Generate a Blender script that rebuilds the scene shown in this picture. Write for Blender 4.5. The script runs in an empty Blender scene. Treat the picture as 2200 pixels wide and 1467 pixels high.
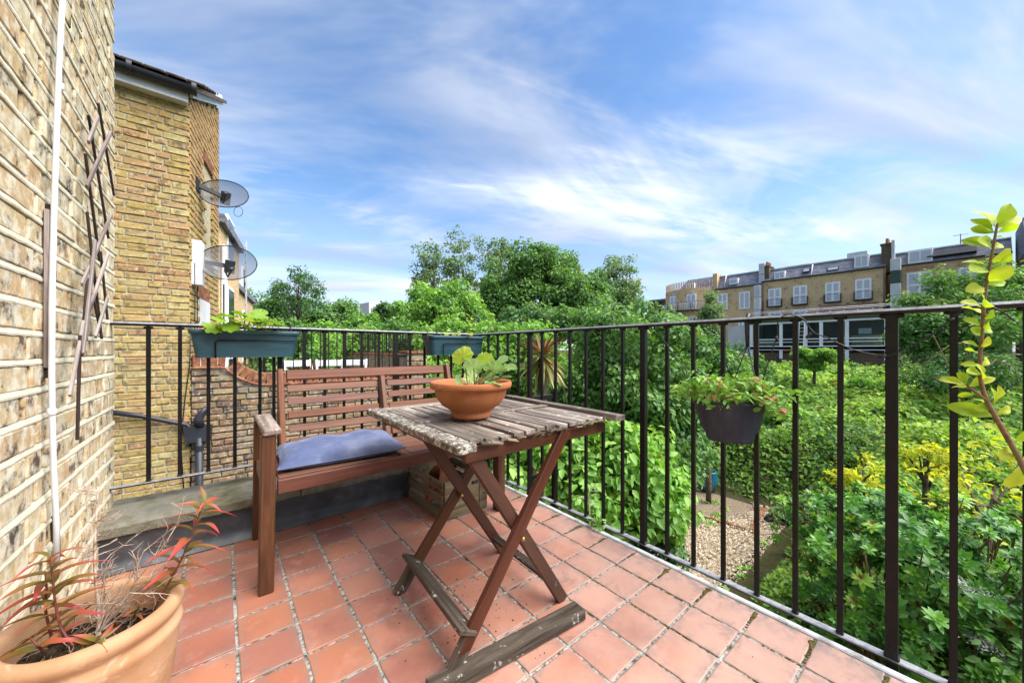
import bpy, bmesh, math, random
import numpy as np
from mathutils import Vector, Matrix, Euler

random.seed(7); RNG = np.random.default_rng(11)
SC = bpy.context.scene
COL = SC.collection
R = math.radians

# ------------------------------------------------------------------ camera, sky, sun, exposure
F, Y0, TH, H = 770.0, 750.0, R(38.92), 0.95          # photo focal length in px, horizon row, yaw, eye height
CT, ST = math.cos(TH), math.sin(TH)
cam = bpy.data.cameras.new('camera'); co = bpy.data.objects.new('camera', cam); COL.objects.link(co)
cam.sensor_width = 36; cam.lens = 36 * F / 2200; cam.shift_y = (Y0 - 733.5) / 2200
cam.clip_start = 0.02; cam.clip_end = 3000
co.location = (0, 0, H); co.rotation_euler = (R(90), 0, -TH); SC.camera = co

SUN_EL, SUN_AZ = R(53), R(145)      # azimuth measured from +Y towards +X
world = bpy.data.worlds.new('World'); SC.world = world; world.use_nodes = True
nt = world.node_tree; nt.nodes.clear()
def N(t, typ, **kw):
    n = t.nodes.new(typ)
    for k, v in kw.items():
        if k in n.inputs: n.inputs[k].default_value = v
        else: setattr(n, k, v)
    return n
def build_world():
    L = nt.links.new
    out = N(nt, 'ShaderNodeOutputWorld'); bg = N(nt, 'ShaderNodeBackground'); bg.inputs['Strength'].default_value = 0.10
    sky = N(nt, 'ShaderNodeTexSky'); sky.sky_type = 'NISHITA'; sky.sun_disc = False
    sky.sun_elevation = SUN_EL; sky.sun_rotation = SUN_AZ; sky.ozone_density = 3.0; sky.air_density = 1.0; sky.dust_density = 0.6
    tc = N(nt, 'ShaderNodeTexCoord'); sep = N(nt, 'ShaderNodeSeparateXYZ'); L(tc.outputs['Generated'], sep.inputs[0])
    def math_(op, a, b=None, clamp=False):
        m = N(nt, 'ShaderNodeMath'); m.operation = op; m.use_clamp = clamp
        for i, v in enumerate((a, b)):
            if v is None: continue
            if isinstance(v, (int, float)): m.inputs[i].default_value = v
            else: L(v, m.inputs[i])
        return m.outputs[0]
    zz = math_('ADD', math_('MAXIMUM', sep.outputs[2], 0.0), 0.16)
    u = math_('DIVIDE', sep.outputs[0], zz); v = math_('DIVIDE', sep.outputs[1], zz)
    cb = N(nt, 'ShaderNodeCombineXYZ'); L(u, cb.inputs[0]); L(v, cb.inputs[1])
    def noise(scale, rot, stretch, det, rough, dist, off=0.0):
        mp = N(nt, 'ShaderNodeMapping'); mp.vector_type = 'TEXTURE'; mp.inputs['Rotation'].default_value = (0, 0, R(rot)); mp.inputs['Scale'].default_value = (1 / stretch[0], 1 / stretch[1], 1)
        mp.inputs['Location'].default_value = (off, off * 1.7, 0)
        L(cb.outputs[0], mp.inputs[0]); n = N(nt, 'ShaderNodeTexNoise'); n.noise_dimensions = '2D'; L(mp.outputs[0], n.inputs['Vector'])
        n.inputs['Scale'].default_value = scale; n.inputs['Detail'].default_value = min(det, 5)
        n.inputs['Roughness'].default_value = rough; n.inputs['Distortion'].default_value = dist
        return n.outputs[0]
    def ramp(x, a, b):
        m = N(nt, 'ShaderNodeMapRange'); m.interpolation_type = 'SMOOTHSTEP'
        m.inputs['From Min'].default_value = a; m.inputs['From Max'].default_value = b; L(x, m.inputs['Value']); return m.outputs[0]
    big = ramp(noise(0.50, -10, (1, 1, 1), 3, 0.5, 0.4, 2.3), 0.34, 0.62)
    veil = ramp(noise(1.1, -24, (0.62, 1.15, 1), 5, 0.62, 0.35, 5.1), 0.34, 0.66)
    streak = ramp(noise(1.6, -20, (0.42, 1.6, 1), 5, 0.64, 0.4, 9.7), 0.48, 0.74)
    cl = math_('ADD', math_('MULTIPLY', veil, math_('ADD', math_('MULTIPLY', big, 0.70), 0.32)), math_('MULTIPLY', streak, 0.45), True)
    hor = ramp(sep.outputs[2], 0.42, 0.02)
    low = ramp(noise(2.2, -30, (0.35, 1.3, 1), 4, 0.55, 0.3, 21.3), 0.36, 0.62)
    cl = math_('MAXIMUM', cl, math_('MULTIPLY', hor, math_('ADD', math_('MULTIPLY', low, 0.45), 0.50)))
    cl = math_('MULTIPLY', cl, 0.93)
    shade = noise(0.9, -24, (0.5, 1.5, 1), 4, 0.5, 0.6, 14.2)
    cr = N(nt, 'ShaderNodeValToRGB'); L(shade, cr.inputs[0])
    cr.color_ramp.elements[0].position = 0.35; cr.color_ramp.elements[0].color = (2.6, 3.0, 3.9, 1)
    cr.color_ramp.elements[1].position = 0.68; cr.color_ramp.elements[1].color = (5.2, 5.5, 6.05, 1)
    sat = N(nt, 'ShaderNodeHueSaturation'); sat.inputs['Saturation'].default_value = 1.12; sat.inputs['Value'].default_value = 1.15
    L(sky.outputs[0], sat.inputs['Color'])
    mx = N(nt, 'ShaderNodeMixRGB'); L(cl, mx.inputs[0]); L(sat.outputs[0], mx.inputs[1]); L(cr.outputs[0], mx.inputs[2])
    L(mx.outputs[0], bg.inputs['Color']); L(bg.outputs[0], out.inputs[0])
build_world()
world.cycles.sampling_method = 'MANUAL'; world.cycles.sample_map_resolution = 512
sl = bpy.data.lights.new('sun', 'SUN'); so = bpy.data.objects.new('sun', sl); COL.objects.link(so)
sl.energy = 4.6; sl.angle = R(60); sl.color = (1.0, 0.955, 0.88)
sd = Vector((math.sin(SUN_AZ) * math.cos(SUN_EL), math.cos(SUN_AZ) * math.cos(SUN_EL), math.sin(SUN_EL)))
so.rotation_euler = sd.to_track_quat('Z', 'Y').to_euler(); so.location = sd * 50
SC.view_settings.view_transform = 'Standard'; SC.view_settings.look = 'None'
SC.view_settings.exposure = 1.15; SC.view_settings.gamma = 1.0; SC.view_settings.use_curve_mapping = False
SC.cycles.max_bounces = 6; SC.cycles.diffuse_bounces = 5; SC.cycles.glossy_bounces = 2; SC.cycles.transmission_bounces = 3; SC.cycles.transparent_max_bounces = 8; SC.cycles.use_denoising = True

# ------------------------------------------------------------------ measuring helpers (photo pixel -> place)
def ray(px, py):
    x = (px - 1100) / F
    return Vector((x * CT + ST, -x * ST + CT, (Y0 - py) / F))
def W(px, py, Y):
    r = ray(px, py); return Vector((r.x * Y, r.y * Y, H + r.z * Y))
def onz(px, py, z=0.0):
    r = ray(px, py); t = (z - H) / r.z; return Vector((r.x * t, r.y * t, z))
def ona(px, py, a):
    r = ray(px, py); t = a / r.x; return Vector((a, r.y * t, H + r.z * t))
def onb(px, py, b):
    r = ray(px, py); t = b / r.y; return Vector((r.x * t, b, H + r.z * t))

# ------------------------------------------------------------------ materials
MATS = {}
def lin(r, g, b):
    f = lambda c: ((c / 255 + 0.055) / 1.055) ** 2.4 if c > 10 else c / 255 / 12.92
    return (f(r), f(g), f(b), 1)
class NT:
    def __init__(s, name):
        s.m = bpy.data.materials.new(name); s.m.use_nodes = True; s.t = s.m.node_tree; s.t.nodes.clear()
        s.out = s.n('ShaderNodeOutputMaterial'); s.b = s.n('ShaderNodeBsdfPrincipled'); s.l(s.b.outputs[0], s.out.inputs[0]); MATS[name] = s.m
    def n(s, typ, **kw): return N(s.t, typ, **kw)
    def l(s, a, b): s.t.links.new(a, b)
    def coord(s, kind='pos', scale=(1, 1, 1), rnd=False):
        if kind == 'pos': o = s.n('ShaderNodeNewGeometry').outputs['Position']
        else: o = s.n('ShaderNodeTexCoord').outputs['Object']
        if rnd:
            oi = s.n('ShaderNodeObjectInfo'); v = s.n('ShaderNodeVectorMath'); v.operation = 'SCALE'; v.inputs[0].default_value = (37, 91, 53)
            s.l(oi.outputs['Random'], v.inputs['Scale']); a = s.n('ShaderNodeVectorMath'); a.operation = 'ADD'; s.l(o, a.inputs[0]); s.l(v.outputs[0], a.inputs[1]); o = a.outputs[0]
        mp = s.n('ShaderNodeMapping'); mp.inputs['Scale'].default_value = scale; s.l(o, mp.inputs[0]); return mp.outputs[0]
    def noise(s, vec, scale, det=5, rough=0.55, dist=0.0):
        n = s.n('ShaderNodeTexNoise'); s.l(vec, n.inputs['Vector']); n.inputs['Scale'].default_value = scale; n.inputs['Detail'].default_value = min(det, 4)
        n.inputs['Roughness'].default_value = rough; n.inputs['Distortion'].default_value = dist; return n.outputs[0]
    def ramp(s, x, stops, mode='LINEAR'):
        r = s.n('ShaderNodeValToRGB'); s.l(x, r.inputs[0]); cr = r.color_ramp; cr.interpolation = mode
        while len(cr.elements) < len(stops): cr.elements.new(0.5)
        for e, (p, c) in zip(cr.elements, stops): e.position = p; e.color = c if len(c) == 4 else (*c, 1)
        return r.outputs[0]
    def mix(s, f, a, b, mode='MIX'):
        m = s.n('ShaderNodeMixRGB'); m.blend_type = mode
        for i, v in enumerate((f, a, b)):
            if isinstance(v, (int, float)): m.inputs[i].default_value = v
            elif isinstance(v, tuple): m.inputs[i].default_value = v
            else: s.l(v, m.inputs[i])
        return m.outputs[0]
    def mask(s, x, a, b):
        m = s.n('ShaderNodeMapRange'); m.interpolation_type = 'SMOOTHSTEP'; m.inputs['From Min'].default_value = a; m.inputs['From Max'].default_value = b
        s.l(x, m.inputs['Value']); return m.outputs[0]
    def vary(s, col, v=0.15, h=0.01, sat=0.1):
        oi = s.n('ShaderNodeObjectInfo'); hs = s.n('ShaderNodeHueSaturation'); s.l(col, hs.inputs['Color'])
        wn = s.n('ShaderNodeTexWhiteNoise'); wn.noise_dimensions = '1D'; s.l(oi.outputs['Random'], wn.inputs['W']); sp = s.n('ShaderNodeSeparateColor'); s.l(wn.outputs['Color'], sp.inputs[0])
        for k, (inp, c0, a) in enumerate((('Hue', 0.5, h), ('Saturation', 1.0, sat), ('Value', 1.0, v))):
            m = s.n('ShaderNodeMapRange'); m.inputs['To Min'].default_value = c0 - a; m.inputs['To Max'].default_value = c0 + a
            s.l(sp.outputs[k], m.inputs['Value']); s.l(m.outputs[0], hs.inputs[inp])
        return hs.outputs[0]
    def bump(s, x, strength=0.3, dist=0.01, prev=None):
        b = s.n('ShaderNodeBump'); b.inputs['Strength'].default_value = strength; b.inputs['Distance'].default_value = dist; s.l(x, b.inputs['Height'])
        if prev is not None: s.l(prev, b.inputs['Normal'])
        s.l(b.outputs[0], s.b.inputs['Normal']); return b.outputs[0]
    def col(s, c):
        if isinstance(c, tuple): s.b.inputs['Base Color'].default_value = c
        else: s.l(c, s.b.inputs['Base Color'])
    def set(s, rough=0.6, spec=0.4, metal=0.0):
        s.b.inputs['Roughness'].default_value = rough; s.b.inputs['Specular IOR Level'].default_value = spec; s.b.inputs['Metallic'].default_value = metal
def pm(name, stops, scale=6, rough=0.7, spec=0.35, bump=0.2, bscale=60, bd=0.004, stretch=(1, 1, 1), coord='pos', rv=0.0, det=6, metal=0.0, dist=0.0, rnd=False):
    s = NT(name); v = s.coord(coord, stretch, rnd); x = s.noise(v, scale, det, 0.6, dist)
    k = len(stops)
    st = [(0.3 + 0.4 * i / max(1, k - 1), c) for i, c in enumerate(stops)]
    c = s.ramp(x, st)
    if rv: c = s.vary(c, rv)
    s.col(c); s.set(rough, spec, metal)
    if bump: s.bump(s.noise(v, bscale, 4), bump, bd)
    return s.m

def brick_mat(name, tones, smear, smear_amt, soot=0.5):
    s = NT(name); oi = s.n('ShaderNodeObjectInfo'); pos = s.coord('pos')
    base = s.ramp(oi.outputs['Random'], [(i / (len(tones) - 1), c) for i, c in enumerate(tones)])
    fine = s.noise(pos, 55, 8, 0.7); med = s.noise(pos, 16, 5, 0.6, 0.5)
    base = s.mix(s.mask(med, 0.35, 0.75), base, s.mix(0.5, base, (0.50, 0.30, 0.12, 1)))
    base = s.mix(0.55, base, s.ramp(fine, [(0.3, (0.45, 0.42, 0.4)), (0.7, (1.1, 1.1, 1.1))]), 'MULTIPLY')
    dark = s.noise(s.coord('pos', (1, 1, 1), True), 11, 6, 0.7)
    base = s.mix(s.mix(1.0, s.mask(dark, 0.52, 0.64), (soot,) * 3 + (1,), 'MULTIPLY'), base, (0.045, 0.031, 0.030, 1))
    sm = s.mask(s.noise(pos, 22, 7, 0.65), 0.62 - smear_amt, 0.72 - smear_amt * 0.4)
    base = s.mix(s.mix(1.0, sm, (0.75,) * 3 + (1,), 'MULTIPLY'), base, smear)
    pits = s.mask(s.noise(pos, 140, 3, 0.6), 0.66, 0.74)
    base = s.mix(s.mix(1.0, pits, (0.7,) * 3 + (1,), 'MULTIPLY'), base, (0.05, 0.04, 0.03, 1))
    s.col(base); s.set(0.92, 0.15); s.bump(s.mix(0.5, fine, med), 0.45, 0.004)
brick_mat('old_brick', [(0.540, 0.446, 0.277), (0.500, 0.378, 0.193), (0.580, 0.495, 0.319), (0.520, 0.359, 0.193), (0.420, 0.359, 0.244), (0.600, 0.524, 0.336), (0.540, 0.417, 0.210)], (0.66, 0.62, 0.49, 1), 0.20, 0.9)
brick_mat('yellow_brick', [(0.411, 0.310, 0.097), (0.367, 0.263, 0.097), (0.437, 0.357, 0.146), (0.385, 0.225, 0.113), (0.393, 0.310, 0.105), (0.332, 0.244, 0.121), (0.454, 0.394, 0.170), (0.376, 0.235, 0.130)], (0.52, 0.45, 0.29, 1), 0.06, 0.55)
brick_mat('grey_brick', [(0.225, 0.182, 0.125), (0.238, 0.175, 0.118), (0.199, 0.189, 0.162), (0.278, 0.223, 0.132), (0.166, 0.105, 0.081), (0.265, 0.203, 0.110), (0.066, 0.059, 0.059), (0.265, 0.154, 0.103), (0.238, 0.217, 0.169)], (0.44, 0.42, 0.36, 1), 0.09, 0.6)
brick_mat('red_brick', [(0.210, 0.070, 0.049), (0.182, 0.056, 0.042), (0.231, 0.098, 0.063), (0.154, 0.056, 0.042)], (0.36, 0.26, 0.2, 1), 0.02, 0.5)
pm('cream_mortar', [(0.504, 0.461, 0.336), (0.605, 0.560, 0.430), (0.554, 0.519, 0.406)], 14, 0.95, 0.1, 0.5, 120)
pm('joint_mortar', [(0.281, 0.250, 0.168), (0.429, 0.386, 0.268), (0.343, 0.318, 0.235)], 18, 0.95, 0.1, 0.5, 120)
pm('grey_mortar', [(0.150, 0.135, 0.098), (0.315, 0.292, 0.232), (0.240, 0.232, 0.203)], 20, 0.95, 0.1, 0.5, 120)

def tile_mat():
    s = NT('terracotta_tile'); p = s.coord('pos'); oi = s.n('ShaderNodeObjectInfo')
    base = s.ramp(oi.outputs['Random'], [(0, (0.345, 0.122, 0.068)), (0.2, (0.395, 0.165, 0.106)), (0.4, (0.27, 0.108, 0.078)), (0.55, (0.42, 0.165, 0.088)), (0.75, (0.42, 0.195, 0.140)), (0.88, (0.37, 0.13, 0.072)), (1, (0.25, 0.098, 0.076))])
    big = s.noise(p, 3.2, 4, 0.5, 0.3)
    base = s.mix(s.mask(big, 0.45, 0.72), base, (0.25, 0.098, 0.074, 1))
    base = s.mix(s.mask(s.noise(p, 11, 6, 0.65), 0.52, 0.8), base, (0.44, 0.215, 0.16, 1))
    sx = s.n('ShaderNodeSeparateXYZ'); s.l(s.n('ShaderNodeNewGeometry').outputs['Position'], sx.inputs[0])
    def ma(op, a, b):
        q = s.n('ShaderNodeMath'); q.operation = op
        for k_, v_ in enumerate((a, b)):
            if isinstance(v_, (int, float)): q.inputs[k_].default_value = v_
            else: s.l(v_, q.inputs[k_])
        return q.outputs[0]
    sky_sheen = ma('ADD', ma('SUBTRACT', ma('MULTIPLY', sx.outputs[0], .75), ma('MULTIPLY', sx.outputs[1], .5)), ma('MULTIPLY', s.noise(p, 5, 4, .6), 1.3))   # sky sheen painted into the colour, paler pink on the open side
    base = s.mix(s.mix(1.0, s.mask(sky_sheen, .45, 1.45), (.72, .72, .72, 1), 'MULTIPLY'), base, (0.50, 0.32, 0.25, 1))
    fine = s.noise(p, 260, 3, 0.6); base = s.mix(0.25, base, s.ramp(fine, [(0.3, (0.6, 0.6, 0.6)), (0.7, (1.15, 1.15, 1.15))]), 'MULTIPLY')
    spots = s.mask(s.noise(p, 95, 3, 0.5), 0.74, 0.78); base = s.mix(spots, base, (0.07, 0.05, 0.04, 1))
    scuff = s.mask(s.noise(s.coord('pos', (1, 3.5, 1)), 18, 6, 0.75, 1.2), 0.70, 0.80); base = s.mix(s.mix(1.0, scuff, (0.55,) * 3 + (1,), 'MULTIPLY'), base, (0.50, 0.39, 0.33, 1))
    blot = s.mask(s.noise(p, 6.5, 5, 0.72, 0.6), 0.57, 0.70); base = s.mix(s.mix(1.0, blot, (.45, .45, .45, 1), 'MULTIPLY'), base, (0.16, 0.085, 0.066, 1))
    drip = s.mask(s.noise(s.coord('pos', (2.2, 1, 1)), 42, 5, 0.7), 0.66, 0.72); base = s.mix(s.mix(1.0, drip, (.5, .5, .5, 1), 'MULTIPLY'), base, (0.52, 0.42, 0.36, 1))
    # grey grime ring left where water stands near tile edges
    e = s.n('ShaderNodeAttribute'); e.attribute_name = 'edge'
    g = s.mix(1.0, e.outputs['Fac'], s.ramp(s.noise(p, 24, 5, 0.7), [(0.42, (0, 0, 0)), (0.72, (1, 1, 1))]), 'MULTIPLY')
    base = s.mix(g, base, (0.20, 0.165, 0.145, 1))
    s.col(base); s.set(0.42, 0.45); s.b.inputs['Roughness'].default_value = 0.42
    r = s.n('ShaderNodeMapRange'); r.inputs['To Min'].default_value = 0.30; r.inputs['To Max'].default_value = 0.62; s.l(s.noise(p, 7, 5), r.inputs['Value']); s.l(r.outputs[0], s.b.inputs['Roughness'])
    s.bump(s.noise(p, 30, 6, 0.6), 0.12, 0.004)
tile_mat()
def grout_mat():
    s = NT('grout'); p = s.coord('pos')
    c = s.ramp(s.noise(p, 60, 7, 0.75), [(0.32, (0.030, 0.028, 0.025)), (0.42, (0.14, 0.13, 0.115)), (0.52, (0.33, 0.32, 0.29)), (0.70, (0.50, 0.48, 0.44))])
    c = s.mix(s.mask(s.noise(p, 9, 4, 0.6), 0.56, 0.70), c, (0.055, 0.058, 0.030, 1))
    s.col(c); s.set(0.95, 0.1); s.bump(s.noise(p, 160, 4), 0.8, 0.006)
grout_mat()
pm('moss', [(0.035, 0.035, 0.012), (0.10, 0.085, 0.03), (0.16, 0.13, 0.05)], 60, 1.0, 0.05, 0.6, 300)
def pot_mat(name, stops, bloom, stain):
    s = NT(name); p = s.coord('pos'); o = s.coord('obj'); c = s.ramp(s.noise(p, 6, 4, 0.6), [(.3 + .2 * i, q) for i, q in enumerate(stops)])
    c = s.mix(s.mix(1.0, s.mask(s.noise(s.coord('obj', (1, 1, 2.2)), 11, 4, 0.75, 0.8), 0.56, 0.72), (.7, .7, .7, 1), 'MULTIPLY'), c, bloom)
    c = s.mix(s.mix(1.0, s.mask(s.noise(o, 8, 4, 0.7, 1.0), 0.60, 0.70), (.6, .6, .6, 1), 'MULTIPLY'), c, stain)
    c = s.mix(s.mask(s.noise(p, 120, 3, 0.6), 0.72, 0.77), c, (0.06, 0.035, 0.02, 1))
    s.col(c); s.set(0.75, 0.25); s.bump(s.noise(p, 90, 4), 0.25, 0.003)
pm('white_edge', [(0.20, 0.19, 0.17), (0.47, 0.47, 0.46), (0.56, 0.57, 0.57), (0.60, 0.61, 0.61)], 16, 0.6, 0.3, 0.15, 70)
pm('concrete_coping', [(0.061, 0.058, 0.028), (0.121, 0.113, 0.072), (0.182, 0.171, 0.138), (0.132, 0.127, 0.105)], 7, 0.95, 0.15, 0.8, 130, 0.006, det=9)
def lead_mat():
    s = NT('lead_flashing'); p = s.coord('pos')
    c = s.ramp(s.noise(p, 6, 7, 0.65, 0.8), [(0.3, (0.022, 0.024, 0.028)), (0.55, (0.055, 0.060, 0.068)), (0.75, (0.12, 0.13, 0.145))])
    s.col(c); s.set(0.5, 0.5); s.bump(s.noise(p, 14, 4), 0.35, 0.012)
lead_mat()
def wood(name, stops, axis, scale=2.2, rough=0.5, spec=0.4, rv=0.12, lichen=None, coord='obj', bump=0.3):
    s = NT(name); st = [22.0] * 3; st[axis] = 1.6
    v = s.coord(coord, tuple(st), True); x = s.noise(v, scale, 8, 0.65, 0.6)
    k = len(stops); c = s.ramp(x, [(0.28 + 0.44 * i / (k - 1), q) for i, q in enumerate(stops)])
    if lichen:
        p = s.coord('pos', (1, 1, 1)); m = s.mask(s.noise(p, lichen[1], 8, 0.75, 0.3), lichen[2], lichen[2] + 0.09); c = s.mix(m, c, lichen[0])
    if rv: c = s.vary(c, rv, 0.008, 0.12)
    s.col(c); s.set(rough, spec); s.bump(x, bump, 0.004)
RB = [(0.033, 0.010, 0.005), (0.058, 0.019, 0.009), (0.083, 0.030, 0.014)]
RB2 = [(0.077, 0.025, 0.012), (0.125, 0.044, 0.023), (0.172, 0.067, 0.036)]
for i, ax in enumerate('xyz'):
    wood('bench_wood_' + ax, RB2, i, rough=0.55); wood('bench_leg_' + ax, [(0.034, 0.012, 0.006), (0.071, 0.026, 0.012), (0.112, 0.045, 0.020)], i, rough=0.42)
    wood('table_leg_' + ax, RB, i, rough=0.45, lichen=((0.30, 0.25, 0.20, 1), 34, 0.70))
    wood('grey_wood_' + ax, [(0.047, 0.034, 0.027), (0.163, 0.130, 0.111), (0.326, 0.282, 0.244)], i, 1.6, 0.85, 0.2, 0.25, ((0.50, 0.475, 0.42, 1), 26, 0.60), bump=0.7)
    wood('lichen_wood_' + ax, [(0.038, 0.028, 0.022), (0.105, 0.083, 0.066), (0.180, 0.150, 0.124)], i, 1.6, 0.9, 0.15, 0.1, ((0.36, 0.35, 0.30, 1), 55, 0.50), bump=0.8)
    wood('rotten_wood_' + ax, [(0.021, 0.015, 0.012), (0.063, 0.048, 0.036), (0.119, 0.095, 0.073)], i, 1.8, 0.9, 0.15, 0.1, ((0.40, 0.38, 0.33, 1), 30, 0.60), bump=0.8)
    wood('crate_wood_' + ax, [(0.060, 0.046, 0.028), (0.158, 0.124, 0.079), (0.225, 0.188, 0.128)], i, 1.6, 0.85, 0.15, 0.15, ((0.075, 0.085, 0.02, 1), 9, 0.56), bump=0.5)
    wood('trellis_wood_' + ax, [(0.075, 0.05, 0.045), (0.21, 0.17, 0.155), (0.40, 0.36, 0.34)], i, 1.6, 0.85, 0.15, 0.3)
    wood('trellis_dark_' + ax, [(0.018, 0.012, 0.010), (0.045, 0.030, 0.026), (0.08, 0.055, 0.05)], i, 1.6, 0.8, 0.15, 0.2)
pm('black_iron', [(0.0022, 0.0022, 0.0025), (0.004, 0.0038, 0.004), (0.008, 0.0065, 0.006)], 24, 0.42, 0.28, 0.35, 110, 0.003)
def sheen_iron_mat():
    s = NT('sky_sheen_iron'); p = s.coord('pos'); g = s.n('ShaderNodeNewGeometry'); sp = s.n('ShaderNodeSeparateXYZ'); s.l(g.outputs['Normal'], sp.inputs[0])
    mk = s.mix(1.0, s.mask(sp.outputs[2], 0.25, 0.85), s.ramp(s.noise(p, 40, 4, 0.7), [(0.25, (0.35, 0.35, 0.35)), (0.6, (1, 1, 1))]), 'MULTIPLY')  # sky reflection painted as pale grey on upward rail faces
    s.col(s.mix(mk, (0.004, 0.004, 0.0045, 1), (0.30, 0.30, 0.315, 1))); s.set(0.30, 0.5); s.bump(s.noise(p, 130, 3), 0.25, 0.002)
sheen_iron_mat()
pm('black_plastic', [(0.010, 0.010, 0.012), (0.018, 0.018, 0.021)], 8, 0.45, 0.4, 0.05)
pm('drain_grey', [(0.015, 0.017, 0.022), (0.028, 0.031, 0.038)], 8, 0.45, 0.4, 0.08)
pm('white_paint', [(0.541, 0.549, 0.566), (0.656, 0.656, 0.664)], 5, 0.5, 0.4, 0.06)
pm('white_far', [(0.694, 0.706, 0.728), (0.829, 0.840, 0.851)], 2, 0.6, 0.3, 0.0)
pm('teal_plastic', [(0.012, 0.044, 0.061), (0.018, 0.060, 0.081), (0.025, 0.073, 0.095)], 6, 0.5, 0.4, 0.12, 90, 0.002, stretch=(1, 1, 6))
pot_mat('terracotta_pot', [(0.27, 0.088, 0.031), (0.34, 0.118, 0.044), (0.30, 0.10, 0.036)], (0.40, 0.19, 0.10, 1), (0.20, 0.07, 0.03, 1))
pot_mat('pale_terracotta', [(0.31, 0.155, 0.072), (0.39, 0.22, 0.118), (0.44, 0.27, 0.16)], (0.52, 0.38, 0.27, 1), (0.33, 0.12, 0.05, 1))
pm('dark_terracotta', [(0.225, 0.079, 0.041), (0.300, 0.112, 0.064)], 7, 0.8, 0.2, 0.2, 130)
pm('soil', [(0.018, 0.012, 0.008), (0.05, 0.034, 0.022), (0.11, 0.08, 0.055)], 40, 1.0, 0.05, 1.0, 90, 0.02)
pm('basket_grey', [(0.020, 0.025, 0.036), (0.031, 0.037, 0.052), (0.047, 0.056, 0.075)], 7, 0.6, 0.25, 0.12, 70, stretch=(3, 3, 0.6))
pm('metal_bolt', [(0.5, 0.5, 0.5), (0.62, 0.62, 0.62)], 20, 0.3, 0.5, 0.0, metal=1.0)
pm('brass', [(0.45, 0.28, 0.08), (0.5, 0.33, 0.1)], 20, 0.3, 0.5, 0.0, metal=1.0)
def cushion_mat():
    s = NT('blue_cotton'); p = s.coord('obj')
    c = s.ramp(s.noise(p, 5, 5, 0.6), [(0.3, (0.050, 0.068, 0.145)), (0.5, (0.090, 0.112, 0.205)), (0.72, (0.175, 0.198, 0.285))])
    s.col(c); s.set(0.95, 0.1); s.b.inputs['Sheen Weight'].default_value = 0.1; s.bump(s.noise(p, 420, 2), 0.25, 0.001)
cushion_mat()
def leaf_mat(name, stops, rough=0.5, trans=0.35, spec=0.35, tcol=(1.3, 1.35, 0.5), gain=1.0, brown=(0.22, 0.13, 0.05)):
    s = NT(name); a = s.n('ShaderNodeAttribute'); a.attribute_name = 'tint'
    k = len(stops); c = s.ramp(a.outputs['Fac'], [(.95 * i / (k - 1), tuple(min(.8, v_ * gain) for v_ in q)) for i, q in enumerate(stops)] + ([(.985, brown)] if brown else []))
    s.col(c); s.set(rough, spec)
    t = s.n('ShaderNodeBsdfTranslucent'); s.l(s.mix(1.0, c, (*tcol, 1), 'MULTIPLY'), t.inputs['Color'])
    m = s.n('ShaderNodeMixShader'); m.inputs[0].default_value = trans; s.l(s.b.outputs[0], m.inputs[1]); s.l(t.outputs[0], m.inputs[2]); s.l(m.outputs[0], s.out.inputs[0])
G = lambda *v: [tuple(q) for q in v]
leaf_mat('leaf_mid', G((0.025, 0.060, 0.021), (0.050, 0.115, 0.033), (0.090, 0.170, 0.045), (0.146, 0.230, 0.060)), gain=1.8)
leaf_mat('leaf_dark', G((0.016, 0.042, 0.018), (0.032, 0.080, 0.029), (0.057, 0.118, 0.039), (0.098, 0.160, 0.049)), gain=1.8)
leaf_mat('leaf_bright', G((0.042, 0.102, 0.020), (0.084, 0.179, 0.033), (0.131, 0.242, 0.045), (0.210, 0.301, 0.056)), gain=1.8)
leaf_mat('leaf_grey', G((0.037, 0.071, 0.036), (0.067, 0.116, 0.054), (0.110, 0.163, 0.075), (0.162, 0.210, 0.103)), gain=1.8)
leaf_mat('leaf_gloss', G((0.030, 0.095, 0.020), (0.060, 0.165, 0.028), (0.11, 0.25, 0.036), (0.27, 0.42, 0.06)), 0.38, 0.32, 0.40, gain=1.5)
leaf_mat('leaf_ivy', G((0.045, 0.105, 0.024), (0.095, 0.20, 0.036), (0.17, 0.30, 0.05), (0.30, 0.41, 0.065)), 0.55, 0.4, 0.25, gain=1.25)
leaf_mat('leaf_gold', G((0.20, 0.32, 0.03), (0.42, 0.47, 0.035), (0.60, 0.58, 0.045), (0.68, 0.62, 0.08)), 0.5, 0.42, brown=None)
leaf_mat('leaf_lime', G((0.16, 0.27, 0.02), (0.27, 0.40, 0.028), (0.37, 0.46, 0.03), (0.46, 0.50, 0.05)), 0.5, 0.45, 0.3, (1.1, 1.1, 0.4), gain=1.25, brown=None)
leaf_mat('leaf_sage', G((0.10, 0.20, 0.045), (0.19, 0.30, 0.10), (0.30, 0.41, 0.22), (0.35, 0.42, 0.05)), 0.6, 0.35, tcol=(1.0, 1.15, .7), gain=1.25, brown=None)
leaf_mat('leaf_fresh', G((0.06, 0.15, 0.016), (0.13, 0.26, 0.022), (0.22, 0.35, 0.03), (0.34, 0.38, 0.04)), 0.5, 0.4, gain=1.1)
leaf_mat('leaf_red', G((0.10, 0.12, 0.02), (0.22, 0.13, 0.03), (0.36, 0.085, 0.045), (0.47, 0.055, 0.075)), 0.45, 0.35, 0.4, (1.1, 0.9, 0.7), brown=None)
leaf_mat('leaf_palm', G((0.075, 0.030, 0.018), (0.17, 0.085, 0.03), (0.26, 0.20, 0.06), (0.34, 0.31, 0.11)), 0.5, 0.25, brown=None)
leaf_mat('petal_peach', G((0.36, 0.17, 0.07), (0.55, 0.27, 0.15), (0.62, 0.38, 0.26), (0.56, 0.52, 0.36)), 0.7, 0.3, 0.1, (1, 1, 1), brown=None)
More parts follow.
